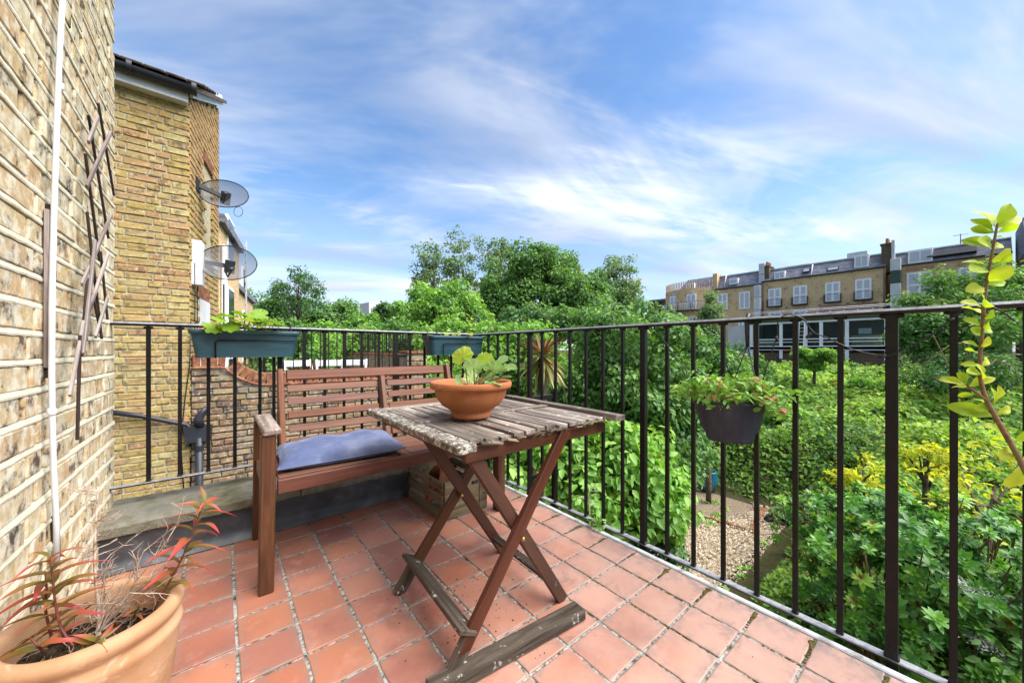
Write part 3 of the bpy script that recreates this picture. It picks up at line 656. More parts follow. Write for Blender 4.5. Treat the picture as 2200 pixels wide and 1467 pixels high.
q = [Vector((-1.35, -.16, NZ + 2.72)), Vector((.10, -.16, NZ + 2.72))]; up = Vector((0, 1, PIT)) * L_
rf.add([q[0], q[1], q[1] + up + GD * 0 + Vector((.24, 0, 0)), q[0] + up] + [v + Vector((0, 0, -.05)) for v in (q[0], q[1], q[1] + up + Vector((.24, 0, 0)), q[0] + up)], [(0, 1, 2, 3), (7, 6, 5, 4), (0, 4, 5, 1), (1, 5, 6, 2), (2, 6, 7, 3), (3, 7, 4, 0)])
roof = rf.obj('roof', 'roof_tile', nh)
tl = MB().box((0, 0, 0), (.158, .30, .026), None, .006).mesh('roof_tile'); tl.materials.append(m('roof_tile'))
for r_ in range(6):
    for i in range(9):
        y = -.20 + .28 * r_ + .13; link('roof_tile', tl, roof, (-1.26 + .165 * i + .02 * r_, y, NZ + 2.72 + PIT * (y + .16) + .035), (math.atan(PIT) - .05, random.uniform(-.03, .03), random.uniform(-.02, .02)))
# black soil pipe at the gable's far end
dpz = gp(GL, 0, .06) - o_
MB().tube([dpz + Vector((0, 0, z_)) for z_ in (-.4, 1.95)], .014, 8).obj('downpipe', 'drain_grey', nh)

# houses further down the row, seen edge-on beyond the gable
for k, (s0, s1, off, zt, lab) in enumerate(((3.6, 6.2, -.32, 3.45, 'pale brick house back just past the satellite dishes'), (8.2, 13.5, -.75, 2.9, 'farther brick house back with white pipes past the dishes'))):
    c = gp((s0 + s1) / 2, 0, off - 1.5); hb = thing('row_house', lab, 'house', (c.x, c.y, -2.7), (0, 0, -R(8.7)), 'house backs along the row')
    w_ = bx('wall', (0, 0, (zt + 2.7) / 2), (3.0, s1 - s0, zt + 2.7), 'far_yellow', hb)
    for j in range(3):
        wz = 1.6 + 1.55 * j; f_ = bx('window', (1.49, 0, wz + 1.4), (.06, .8, 1.0), 'white_far', hb); bx('pane', (.02, 0, 0), (.04, .66, .86), 'dark_glass', f_)
    MB().tube([(1.56, -(s1 - s0) / 2 + .2, .3), (1.56, -(s1 - s0) / 2 + .2, zt + 2.3)], .05, 8).obj('downpipe', 'white_far', hb)
    bx('roof', (0, 0, zt + 2.78), (3.2, s1 - s0 + .1, .16), 'slate', hb)
lad = thing('fire_ladder', 'grey mesh roof ladder rising behind the lower satellite dish', 'ladder', gp(6.9, 1.3, -.25))
for sx in (-.17, .17): MB().bar((0, sx, 0), (0, sx, 2.6), .03, .03).obj('stile', 'far_metal', lad)
for k in range(13): MB().bar((0, -.17, .1 + .2 * k), (0, .17, .1 + .2 * k), .02, .02).obj('rung', 'far_metal', lad)

# satellite dishes
def dish(px, py, Y, wx, wy, label):
    c = W(px, py, Y); root = thing('satellite_dish', label, 'satellite dish', c, None, 'satellite dishes on the gable')
    rx, ry = wx * Y / F, wy * Y / F; nr, na = 7, 40; b = MB()
    n_ = Vector((-.35, -.95, .28)).normalized(); x_ = Vector((CT, -ST, 0)); x_ = (x_ - n_ * x_.dot(n_)).normalized(); y_ = n_.cross(x_); 
    if y_.z < 0: y_ = -y_
    vs = []
    for i in range(nr + 1):
        t = i / nr
        for k in range(na):
            a_ = 2 * math.pi * k / na; vs.append(x_ * (rx * t * math.cos(a_)) + y_ * (ry * t * math.sin(a_)) + n_ * (.06 * t * t - .06))
    b.add(vs, [(i * na + k, i * na + (k + 1) % na, (i + 1) * na + (k + 1) % na, (i + 1) * na + k) for i in range(nr) for k in range(na)], True)
    b.obj('reflector', 'dish_mesh', root)
    MB().tube([vs[nr * na + k] for k in range(na)] + [vs[nr * na]], .006, 6).obj('rim', 'drain_grey', root)
    wallp = gp(.30, c.z + .02, 0) - c
    MB().bar(wallp, Vector((0, 0, -.02)) - n_ * .06, .035, .05, .003).obj('wall_arm', 'black_plastic', root)
    MB().box(wallp + Vector((.01, 0, 0)), (.03, .14, .16), (0, 0, -R(8.7)), .003).obj('wall_plate', 'black_plastic', root)
    MB().box(-n_ * .05 + Vector((0, 0, -.03)), (.09, .06, .16), (.2, 0, .5), .006).obj('bracket', 'black_plastic', root)
    foc = n_ * .26 - y_ * (ry * .95) + x_ * rx * .55
    MB().tube([-y_ * ry * .6, -y_ * ry * 1.02 + x_ * rx * .25 + n_ * .1, foc], .009, 6).obj('feed_arm', 'black_plastic', root)
    MB().tube([foc - x_ * .02, foc + y_ * .05 - n_ * .03], [.028, .018], 10).obj('receiver', 'drain_grey', root)
    return root
d1 = dish(481, 416, 4.55, 45, 33, 'upper grey mesh satellite dish on the yellow brick gable')
d2 = dish(490, 564, 4.35, 53, 40, 'lower grey mesh satellite dish on the yellow brick gable')
cl_ = MB(); ring_c = W(512, 455, 4.4)
cl_.tube([ring_c + Vector((.055 * math.cos(a_) * CT, -.055 * math.cos(a_) * ST, .06 * math.sin(a_))) - Vector(d1.location) for a_ in np.linspace(0, 6.4, 28)], .003, 5).obj('cable_loop', 'drain_grey', d1)

# drain on the front wall
dr = thing('drainpipe', 'dark grey waste pipe and hopper on the yellow brick wall', 'drainpipe', (AC, BN, 0))
yb = BN - .07
def dl(px, py): return onb(px, py, yb) - Vector(dr.location)
MB().tube([dl(240, 886), dl(300, 893), dl(400, 912), dl(412, 922), dl(416, 935)], .026, 12).obj('waste_pipe', 'drain_grey', dr)
hp0, hp1 = dl(393, 917), dl(457, 945); hw_ = hp1.x - hp0.x; hc = (hp0 + hp1) / 2
b = MB(); e0, e1 = hw_ / 2, hw_ / 2 - .03
b.add([(hc.x + sx * e, y, z_) for z_, e in ((hp1.z, e1), (hp0.z, e0)) for sx, y in ((-1, .06), (1, .06), (1, -.10), (-1, -.10))], [(0, 1, 2, 3), (0, 4, 5, 1), (1, 5, 6, 2), (2, 6, 7, 3), (3, 7, 4, 0)]); b.obj('hopper', 'drain_grey', dr)
MB().box((hc.x, -.03, hp0.z - .02), (hw_ - .03, .12, .03), None, .01).obj('hopper_silt', 'soil', dr)
rag = MB(); rag.tube([dl(430, 915), dl(428, 900), dl(436, 884), dl(446, 876)], [.05, .045, .035, .022], 10); rag.v = [(x + random.uniform(-.012, .012), y + random.uniform(-.012, .012), z_ + random.uniform(-.012, .012)) for x, y, z_ in rag.v]; rag.obj('torn_felt', 'drain_grey', dr)
MB().tube([dl(428, 940), dl(428, 1100), dl(428, 1300)], .036, 14).obj('downpipe', 'drain_grey', dr)
MB().lathe([(.041, -.03), (.041, .03)], dl(428, 962), 16).obj('pipe_collar', 'drain_grey', dr)
cb_ = MB().tube([onb(410, 690, BN - .02), onb(408, 780, BN - .02), onb(397, 860, BN - .03), onb(388, 950, BN - .03), onb(396, 1075, BN - .03)], .006, 6).obj('wall_cable', 'black_plastic'); tag(cb_, 'thin black cable running down the yellow brick corner', 'cable')
tr = thing('wire_trellis', 'black wire climbing frame on the gable near the white door', 'trellis', gp(.2, .85, .04))
for q in (0, .12): MB().tube([gp(.06 + q, .85, .03) - Vector(tr.location), gp(.06 + q, 1.95, .03) - Vector(tr.location)], .004, 5).obj('wire', 'black_iron', tr)
for k in range(9): MB().tube([gp(.05, .9 + .12 * k, .03) - Vector(tr.location), gp(.19, .9 + .12 * k, .03) - Vector(tr.location)], .003, 5).obj('wire', 'black_iron', tr)
lt = thing('garden_lantern', 'small red lantern on the gable by the white door', 'lantern', gp(.24, 1.13, .06)); MB().lathe([(.0, -.07), (.03, -.07), (.034, -.02), (.034, .05), (.02, .08), (0, .085)], (0, 0, 0), 14).obj('body', 'terracotta_far', lt); MB().lathe([(.024, .08), (.018, .11), (0, .115)], (0, 0, 0), 12).obj('cap', 'black_plastic', lt)

# 3. neighbour's terrace wall with scooped red coping
GW = thing('garden_wall', 'weathered brick terrace wall with scooped red coping behind the bench', 'wall', (AC, BN, 0))
XL, XR = AC + .012, 2.30
def cope_z(x):                        # underside of the coping
    t = x - (AC + .31)
    if t < 0: return .745
    if t < .42: return .745 - .235 * (1 - math.sqrt(max(0, 1 - (t / .42) ** 2))) if False else .745 - .235 * math.sin(min(1, t / .42) * math.pi / 2) ** .8
    return .51
core = MB(); xs = np.linspace(XL, XR, 50); vs = []
for x in xs: vs += [(x - AC, .03, -2.7), (x - AC, .03, cope_z(x)), (x - AC, .21, cope_z(x)), (x - AC, .21, -2.7)]
core.add(vs, [(i * 4 + k, (i + 1) * 4 + k, (i + 1) * 4 + (k + 1) % 4, i * 4 + (k + 1) % 4) for i in range(49) for k in range(4)] + [(0, 1, 2, 3), (196, 199, 198, 197)])
wc = core.obj('wall_core', 'grey_mortar', GW)
brick_wall(wc, XL, XR, -.80, .75, lambda u, z: (u, BN + .024, z), .0755, 'grey_brick', 400, keep=lambda u, z, L: z + .035 < min(cope_z(u - L / 2), cope_z(u + L / 2)), hgt=.060, bond='x', visible=lambda u, z: z > -.62)
cbv = brick_variants(.066, .20, .20, 4, 'red_brick', 900, .003, .008)
x = XL + .04; k = 0
while x < XR - .02:
    dz = (cope_z(x + .03) - cope_z(x - .03)) / .06; an = math.atan(dz)
    cz = .055
    nx_, nz_ = -math.sin(an), math.cos(an)
    link('coping_brick', random.choice(cbv), GW, (x - AC + nx_ * .07, .10, cope_z(x) + nz_ * .07), (random.uniform(-.02, .02), -an + random.uniform(-.02, .02), 0), (1, 1, .70))
    x += .0765 * math.cos(an); k += 1
tt = MB(); pts = [(xx - AC, -.012, cope_z(xx) - .012) for xx in np.linspace(XL, XR, 60)]
tt.tube(pts, .016, 6).obj('tile_course', 'red_brick', GW)
pil = thing('brick_pier', 'square brick pier at the right end of the scooped wall', 'pier', (2.42, BN + .09, -2.7))
pc = bx('pier_core', (0, 0, 1.80), (.30, .30, 3.58), 'grey_mortar', pil)
brick_wall(pc, 2.25, 2.59, -.6, .80, lambda u, z: (u, BN - .075, z), .0755, 'grey_brick', 600, hgt=.060, bond='x')
for sgn in (0, 1): link('cap_brick', cbv[sgn], pil, (-.085 + .17 * sgn, -.02, 3.60), (0, R(90), 0), (.7, 1.7, .85))

# ------------------------------------------------------------------ things on the house wall
cd = thing('white_conduit', 'thin white conduit pipe running down the cream brick wall', 'pipe', (AW + .012, 1.70, 0))
ac = AW + .024
def cl2(px, py): return ona(px, py, ac) - Vector(cd.location)
MB().tube([cl2(140, -60), cl2(134, 0), cl2(127, 130), cl2(121, 300), cl2(116, 450), cl2(112, 620), cl2(111, 800), cl2(112, 900), cl2(115, 1010), cl2(121, 1120), cl2(122, 1215)], .0066, 12).obj('pipe', 'white_paint', cd)
for q in ((128, 185), (111, 883)): MB().lathe([(.008, -.010), (.0095, -.005), (.0095, .005), (.008, .010)], cl2(*q), 12).obj('clip', 'white_paint', cd)
bt = thing('timber_batten', 'split dark brown batten fixed beside the white conduit', 'batten', (AW + .01, 1.66, 0))
barobj('strip', ona(107, 440, AW + .013) - Vector(bt.location), ona(104, 812, AW + .013) - Vector(bt.location), .018, .012, 'trellis_dark_z', bt, .001)
barobj('strip', ona(101, 450, AW + .012) - Vector(bt.location), ona(100, 790, AW + .012) - Vector(bt.location), .010, .010, 'trellis_wood_z', bt, .001)
lb = barobj('batten_stub', ona(117, 1085, AW + .010), ona(121, 1200, AW + .010), .016, .012, 'trellis_dark_z', None, .001); tag(lb, 'short dark batten end behind the conduit near the floor', 'batten')
tre = thing('broken_trellis', 'broken wooden trellis hanging on the cream brick wall', 'trellis', (AW + .02, 2.2, .95))
def tl2(px, py, o): return ona(px, py, AW + o) - Vector(tre.location)
for (p0, p1, o, w_, mt) in (((190, 248), (233, 512), .030, .012, 'trellis_dark_z'), ((211, 222), (245, 420), .030, .012, 'trellis_dark_z'), ((187, 455), (218, 725), .030, .012, 'trellis_dark_z'),
        ((183, 330), (214, 560), .030, .012, 'trellis_dark_z'), ((216, 540), (231, 686), .030, .011, 'trellis_dark_z'), ((199, 630), (219, 727), .028, .011, 'trellis_dark_z'),
        ((238, 285), (186, 402), .044, .016, 'trellis_wood_z'), ((211, 252), (190, 306), .044, .016, 'trellis_wood_z'), ((239, 462), (176, 612), .044, .016, 'trellis_wood_z'), ((231, 640), (205, 724), .044, .014, 'trellis_wood_z'),
        ((233, 545), (183, 690), .044, .016, 'trellis_wood_z'), ((205, 517), (178, 760), .052, .018, 'trellis_wood_z'), ((188, 600), (175, 764), .046, .016, 'trellis_dark_z'), ((180, 690), (150, 850), .050, .014, 'trellis_wood_z'), ((172, 720), (166, 945), .050, .011, 'trellis_dark_z'), ((196, 590), (185, 730), .038, .014, 'trellis_wood_z')):
    barobj('slat', tl2(*p0, o), tl2(*p1, o), w_, .007, mt, tre, .001, (1, 0, 0))

# ------------------------------------------------------------------ railings
ZT = 1.064
def fillet_baluster(b, x, y, z0, z1, w):
    b.box((x, y, (z0 + z1) / 2), (w, w, z1 - z0), None, .0015)
rr = thing('terrace_railing', 'black iron railing along the open right edge of the terrace', 'railing', (AR, 1.0, 0))
o_ = Vector(rr.location)
def railbar(p, q, w, h, name, root, bev=.004):
    return MB().bar(Vector(p) - Vector(root.location), Vector(q) - Vector(root.location), w, h, bev).obj(name, 'sky_sheen_iron' if 'rail' in name else 'black_iron', root)
railbar((AR, -1.35, ZT), (AR, BR + .02, ZT), .038, .018, 'top_rail', rr, .0078)
railbar((AR, -1.35, .012), (AR, BR - .02, .012), .032, .010, 'bottom_rail', rr, .003)
bal = MB(); fillet_baluster(bal, 0, 0, .017, ZT - .006, .0155); bal.box((0, 0, ZT - .012), (.016, .036, .010), None, .004); bal.box((0, 0, .021), (.02, .02, .009), None, .003)
balm = bal.mesh('baluster'); balm.materials.append(m('black_iron'))
pst = MB(); pst.box((0, 0, (ZT - .006 - .30) / 2), (.027, .027, ZT - .006 + .30), None, .002); pst.box((0, 0, ZT - .014), (.030, .055, .013), None, .005); pst.box((0, 0, .022), (.034, .034, .012), None, .004)
pstm = pst.mesh('post'); pstm.materials.append(m('black_iron'))
for k in range(-12, 20):
    y = .122 + .1177 * k
    if k % 7 == 0: link('post', pstm, rr, (0, y - 1.0, 0), (0, 0, random.uniform(-.02, .02)))
    else: link('baluster', balm, rr, (0, y - 1.0, 0), (random.uniform(-.002, .002), 0, random.uniform(-.1, .1)))
for k in (-7, 0, 7, 14): railbar((1.50, .122 + .1177 * k, -.22), (AR + .01, .122 + .1177 * k, -.22), .03, .03, 'side_bracket', rr)
# outrigger stay beyond the railing
yb = 1.77
for z_ in (.62, .10): railbar((AR + .012, yb, z_), (1.81, yb, z_), .012, .034, 'stay_bar', rr, .002)
railbar((1.815, yb, .655), (1.815, yb, -.45), .034, .034, 'stay_post', rr, .003)
rb = thing('terrace_railing', 'black iron railing behind the bench with two planters on it', 'railing', (.6, BR, 0))
railbar((AW - .01, BR, ZT + .006), (AR - .02, BR, ZT + .002), .038, .018, 'top_rail', rb, .0078)
railbar((AW - .01, BR, .308), (AR - .0, BR, .308), .032, .010, 'bottom_rail', rb, .003)
bal = MB(); fillet_baluster(bal, 0, 0, .313, ZT - .004, .0155); bal.box((0, 0, ZT - .010), (.036, .016, .010), None, .004); bal.box((0, 0, .317), (.02, .02, .009), None, .003)
balm2 = bal.mesh('baluster'); balm2.materials.append(m('black_iron'))
ps2 = MB(); ps2.box((0, 0, (ZT + .20) / 2), (.027, .027, ZT - .20), None, .002); ps2m = ps2.mesh('post'); ps2m.materials.append(m('black_iron'))
for k in range(-14, 9):
    x = .932 + .1100 * k
    if x < -.35 or x > 1.52: continue
    if k in (0,): link('post', ps2m, rb, (x - .6, 0, 0))
    elif k == -6: link('post', ps2m, rb, (.258 - .6, 0, 0)); link('baluster', balm2, rb, (.228 - .6, 0, 0))
    else: link('baluster', balm2, rb, (x - .6, 0, 0), (0, random.uniform(-.002, .002), random.uniform(-.1, .1)))
link('post', ps2m, rb, (AR - .6, 0, 0))

# ------------------------------------------------------------------ bench
bn = thing('garden_bench', 'reddish brown wooden slatted bench in front of the kerb', 'bench', (.705, 1.9, 0)); o_ = Vector(bn.location)
def B_(name, c, s, mt, bev=.003, rot=None, par=None): 
    return bx(name, Vector(c) - o_, s, mt, par or bn, bev, rot)
for a in (.138, 1.276):
    lg = barobj('leg', Vector((a - .006 if a < .5 else a, 1.705, 0)) - o_, Vector((a + .002, 1.705, .612)) - o_, .050, .060, 'bench_leg_z', bn, .004, (0, 1, 0))
    barobj('leg', Vector((a, 2.205, 0)) - o_, Vector((a, 2.10, .612)) - o_, .046, .034, 'bench_leg_z', bn, .004, (0, 1, 0))
    B_('arm', (a + .012 if a < .5 else a - .008, 1.875, .6265), (.062, .42, .026), 'grey_wood_y', .006)
    B_('side_rail', (a, 1.93, .395), (.026, .42, .05), 'bench_leg_y', .003)
    MB().lathe([(0, .002), (.006, .003), (.009, .0), (.009, -.004)], (0, 0, 0), 16, Euler((R(90), 0, 0)).to_matrix()).obj('bolt', 'metal_bolt', bn, Vector((a, 1.6785, .162)) - o_)
B_('front_rail', (.707, 1.695, .403), (1.076, .026, .056), 'bench_wood_x', .003)
B_('back_seat_rail', (.707, 2.07, .395), (1.076, .026, .05), 'bench_wood_x', .003)
for sx0, sx1 in ((.175, .675), (.735, 1.238)):
    for k in range(9):
        B_('seat_slat', ((sx0 + sx1) / 2, 1.734 + .0415 * k, .424 + random.uniform(-.001, .001)), (sx1 - sx0, .0345, .016), 'bench_wood_x', .002)
B_('seat_strip', (.705, 1.895, .4245), (.052, .37, .017), 'bench_wood_y', .002)
tb = .30
def bb(z): return 2.085 + (z - .43) * tb
rt = (-math.atan(tb), 0, 0)
for a, w_, z1 in ((.232, .052, .842), (.748, .056, .786), (1.196, .052, .842)):
    barobj('back_post', Vector((a, bb(.40), .40)) - o_, Vector((a, bb(z1), z1)) - o_, .026, w_, 'bench_wood_z', bn, .003, (0, 1, 0))
B_('top_rail', (.714, bb(.813), .813), (.91, .026, .052), 'bench_wood_x', .003, rt)
for s0, s1 in ((.260, .718), (.778, 1.168)):
    for z_ in (.744, .679, .6135, .5465):
        B_('back_slat', ((s0 + s1) / 2, bb(z_), z_), (s1 - s0, .014, .036), 'bench_wood_x', .002, rt)
    B_('lower_rail', ((s0 + s1) / 2, bb(.475), .475), (s1 - s0, .022, .052), 'bench_wood_x', .003, rt)
# cushion
def cushion():
    n = 36; sx, sy, th = .268, .170, .060; vs = []; rs = np.random.RandomState(4)
    def prof(u, v):
        e = max(0.0, (1 - abs(u) ** 3.2)) * max(0.0, (1 - abs(v) ** 3.2)); return e ** .42
    for sgn in (1, -1):
        for j in range(n + 1):
            for i in range(n + 1):
                u, v = 2 * i / n - 1, 2 * j / n - 1
                pin = 1 - .06 * (1 - v * v) * (abs(u) > 0) * abs(u) ** 4; pin2 = 1 - .08 * (1 - u * u) * abs(v) ** 4
                h_ = prof(u, v) * th * (1.0 if sgn > 0 else .45)
                wr = .0030 * math.sin(31 * u + 6 * math.sin(5 * v)) * prof(u, v) * abs(u) ** 2 + .0026 * math.sin(27 * v + 5 * u) * prof(u, v) * abs(v) + .0055 * math.sin(9 * u + 5 * v + 2 * math.sin(4 * v)) * prof(u, v) + .0035 * math.sin(17 * v - 7 * u) * prof(u, v) * (abs(u) + .2) + .006 * math.exp(-((u + .55) ** 2 + (v + .1) ** 2) * 9) - .008 * math.exp(-((u - .1) ** 2 + (v - .15) ** 2) * 5)
                vs.append((u * sx * pin, v * sy * pin2, sgn * h_ + (wr if sgn > 0 else 0) + (.006 * u * u * v * v)))
    fs = []; m_ = (n + 1) ** 2
    for j in range(n):
        for i in range(n):
            a = j * (n + 1) + i; fs.append((a, a + 1, a + n + 2, a + n + 1)); fs.append((m_ + a + n + 1, m_ + a + n + 2, m_ + a + 1, m_ + a))
    b = MB(); b.add(vs, fs, True)
    for i in range(n): 
        for (p, q) in ((i, i + 1), (n * (n + 1) + i + 1, n * (n + 1) + i)): b.f.append((p, p + m_, q + m_, q)[::-1]); b.sm.append(True)
        p, q = (i + 1) * (n + 1), i * (n + 1); b.f.append((p, p + m_, q + m_, q)[::-1]); b.sm.append(True)
        p, q = i * (n + 1) + n, (i + 1) * (n + 1) + n; b.f.append((p, p + m_, q + m_, q)[::-1]); b.sm.append(True)
    o = b.obj('cushion', 'blue_cotton', None, (.452, 1.893, .459), (R(1.5), R(-1), R(-4)))
    edge = [vs[j * (n + 1) + i] for j, i in [(0, i) for i in range(n + 1)] + [(j, n) for j in range(1, n + 1)] + [(n, i) for i in range(n - 1, -1, -1)] + [(j, 0) for j in range(n - 1, -1, -1)]]
    MB().tube(edge, .0028, 6, False).obj('seam', 'blue_cotton', o)
    return tag(o, 'faded blue cushion lying on the left end of the bench', 'cushion')
cushion()

# ------------------------------------------------------------------ folding table
tbz = .68
tb_ = thing('folding_table', 'weathered slatted folding table with crossed legs and broken front edge', 'table', (.86, 1.2, 0)); o_ = Vector(tb_.location)
def T_(name, c, s, mt, bev=.002, rot=None): return bx(name, Vector(c) - o_, s, mt, tb_, bev, rot)
T_('edge_board', (.534, 1.262, tbz - .012), (.062, .81, .026), 'lichen_wood_y', .004)
T_('edge_board', (1.262, 1.245, tbz - .006), (.056, .83, .024), 'grey_wood_y', .003, (R(-.6), R(3), R(-5.2)))
T_('edge_board', (.886, 1.634, tbz - .012), (.64, .056, .022), 'grey_wood_x', .003)
T_('cross_board', (.886, 1.252, tbz - .004), (.665, .046, .014), 'grey_wood_x', .002, (0, R(.3), R(.6)))
x = .572; k = 0
while x < 1.20:
    w_ = random.choice((.046, .050, .054)); 
    for (b0, b1) in ((.905, 1.226), (1.278, 1.604)):
        jz = random.uniform(-.003, .001) - (.004 if (k == 2 and b0 < 1) else 0)
        fr = random.uniform(-.012, .012) if b0 < 1 else 0
        T_('slat', (x + w_ / 2, (b0 + b1) / 2 + fr, tbz - .010 + jz), (w_ - .006, b1 - b0, .015), 'grey_wood_y', .0015, (random.uniform(-.006, .006), random.uniform(-.015, .015), random.uniform(-.008, .008)))
    x += w_ + (.012 if k == 2 else .0018); k += 1
T_('apron', (.885, .915, tbz - .044), (.66, .022, .046), 'table_leg_x', .002)
T_('apron', (.885, 1.592, tbz - .044), (.66, .022, .046), 'table_leg_x', .002)
T_('apron', (.578, 1.26, tbz - .044), (.022, .64, .044), 'table_leg_y', .002); T_('apron', (1.19, 1.26, tbz - .044), (.022, .64, .044), 'table_leg_y', .002)
T_('under_batten', (.885, 1.252, tbz - .027), (.62, .05, .016), 'table_leg_x', .002)
# splinters where the front board tore away
for k in range(26):
    xx = random.uniform(.60, 1.20); T_('splinter', (xx, .892 + random.uniform(-.006, .004), tbz - .018 + random.uniform(-.004, .004)), (random.uniform(.012, .05), random.uniform(.008, .02), random.uniform(.003, .008)), random.choice(('rotten_wood_x', 'crate_wood_x')), .001, (random.uniform(-.5, .5), random.uniform(-.3, .3), random.uniform(-.3, .3)))
def leg(p, q, y0=0.0):
    d = (Vector(q) - Vector(p)).normalized(); 
    return barobj('leg', Vector(p) - o_, Vector(q) - o_, .022, .044, 'table_leg_z', tb_, .003, (1, 0, 0))
leg((.505, .915, 0), (.975, .90, .652)); leg((1.006, .940, 0), (.575, .925, .652))
leg((.530, 1.362, 0), (1.045, 1.352, .650)); leg((1.030, 1.338, 0), (.605, 1.330, .650))
for (x0, b0) in ((.520, .915), (.545, 1.362)): # rotted wet feet
    barobj('leg_foot', Vector((x0 - .0145, b0, .0005)) - o_, Vector((x0 + .052, b0 - .001, .094)) - o_, .0235, .0455, 'rotten_wood_z', tb_, .003, (1, 0, 0))
barobj('stretcher', Vector((.560, .895, .118)) - o_, Vector((.585, 1.385, .118)) - o_, .066, .016, 'rotten_wood_z', tb_, .003, (.55, 0, 1))
barobj('stretcher', Vector((.958, .925, .085)) - o_, Vector((.975, 1.36, .085)) - o_, .030, .018, 'rotten_wood_z', tb_, .003, (-.4, 0, 1))
for p in ((.765, .898, .33), (.79, 1.325, .33)): MB().lathe([(0, .002), (.003, .002), (.0035, .0), (.0065, .0015), (.0065, -.003)], (0, 0, 0), 14, Euler((R(90), 0, 0)).to_matrix()).obj('rivet', 'brass', tb_, Vector((p[0], p[1] - .0125, p[2])) - o_)
fs_ = bx('fallen_board', (.715, .872, .019), (.56, .062, .034), 'rotten_wood_x', None, .004, (R(1), R(-.5), R(-6.0)))
tag(fs_, 'rotten table edge board lying on the tiles beside the table leg', 'board')

# ------------------------------------------------------------------ pots
bowl = thing('terracotta_bowl', 'wide terracotta bowl pot standing on the table', 'pot', (.765, 1.205, tbz + .004)); bowl.scale = (1.07, 1.07, 1.0)
MB().lathe([(0, 0), (.066, 0), (.072, .004), (.073, .019), (.067, .023), (.078, .030), (.106, .050), (.124, .076), (.132, .104), (.135, .112), (.147, .116), (.150, .122), (.150, .136), (.146, .141), (.138, .140), (.133, .132), (.126, .106), (.115, .085)], (0, 0, 0), 64).obj('bowl', 'terracotta_pot', bowl)
MB().lathe([(0, .100), (.06, .104), (.124, .100)], (0, 0, 0), 40).obj('soil', 'soil', bowl)
bp = thing('large_pot', 'large pale terracotta pot with rolled rim in the near corner', 'pot', (-.222, 1.195, 0))
MB().lathe([(r_ * .955, z_ * .925) for r_, z_ in [(0, 0), (.088, 0), (.098, .01), (.118, .10), (.136, .20), (.146, .28), (.150, .318), (.154, .328), (.150, .338), (.142, .344), (.140, .352), (.150, .362), (.156, .374), (.156, .386), (.148, .396), (.136, .398), (.127, .392), (.124, .380), (.122, .34), (.116, .28)]], (0, 0, 0), 72, None, 1.0).obj('pot_body', 'pale_terracotta', bp)
sb_ = MB(); rs = np.random.RandomState(2); nn = 20
for i in range(nn + 1):
    for k in range(40):
        r_ = .115 * i / nn; a_ = 2 * math.pi * k / 40; sb_.v.append((r_ * math.cos(a_), r_ * math.sin(a_), .296 + rs.uniform(-.006, .006)))
sb_.f = [(i * 40 + k, i * 40 + (k + 1) % 40, (i + 1) * 40 + (k + 1) % 40, (i + 1) * 40 + k) for i in range(nn) for k in range(40)]; sb_.sm = [False] * len(sb_.f); sb_.obj('soil', 'soil', bp)

# crate with spare pots under the bench
cr_ = thing('wooden_crate', 'mossy slatted wooden crate on the tiles under the bench', 'crate', (1.087, 1.995, 0), (0, 0, R(1.5)))
def C_(name, c, s, mt, rot=None): return bx(name, c, s, mt, cr_, .002, rot)
hx, hy, hz = .145, .22, .218
for (z0, z1) in ((.004, .062), (.086, .140), (.164, .216)):
    C_('side_slat', (-hx - .004, 0, (z0 + z1) / 2), (.009, 2 * hy - .01, z1 - z0), 'crate_wood_y'); C_('side_slat', (hx + .004, 0, (z0 + z1) / 2), (.009, 2 * hy - .01, z1 - z0), 'crate_wood_y')
for sy in (-1, 1):
    C_('end_panel', (-.028, sy * hy, .110), (.228, .014, .212), 'crate_wood_x'); C_('end_panel', (.118, sy * hy, .110), (.056, .014, .212), 'crate_wood_x')
    for sx in (-1, 1): C_('corner_post', (sx * (hx - .014), sy * (hy - .018), .108), (.022, .022, .20), 'crate_wood_z')
C_('base', (0, 0, .010), (2 * hx - .01, 2 * hy - .03, .008), 'crate_wood_y')
MB().tube([(.035, -hy - .0078, .175), (.075, -hy - .0078, .175)], .008, 10).obj('handle_hole', 'black_plastic', cr_)
def spare_pot(loc, rot, s, label):
    t = thing('spare_pot', label, 'pot', loc, rot, 'spare pots in the crate'); MB().lathe([(0, 0), (.045 * s, 0), (.066 * s, .105 * s), (.074 * s, .106 * s), (.078 * s, .14 * s), (.070 * s, .14 * s), (.060 * s, .06 * s), (.0, .02 * s)], (0, 0, 0), 36).obj('pot_body', 'dark_terracotta', t); MB().lathe([(.0755 * s, .104 * s), (.079 * s, .112 * s), (.0755 * s, .118 * s)], (0, 0, 0), 36).obj('rim_band', 'dark_terracotta', t)
spare_pot((1.085, 1.93, .135), (R(-12), R(-62), R(10)), .95, 'upper terracotta pot lying on its side in the crate')
spare_pot((1.05, 1.93, .075), (R(-4), R(-70), R(-14)), .80, 'lower terracotta pot half hidden in the crate')
bagp = MB(); bagp.lathe([(0, 0), (.05, .01), (.06, .06), (.05, .11), (.02, .15), (.012, .17)], (0, 0, 0), 14); bagp.v = [(x + random.uniform(-.008, .008), y + random.uniform(-.008, .008), z_ + random.uniform(-.006, .006)) for x, y, z_ in bagp.v]
bg_ = bagp.obj('compost_bag', 'black_plastic', None, (1.14, 2.10, .016)); tag(bg_, 'crumpled dark plastic bag at the back of the crate', 'bag')

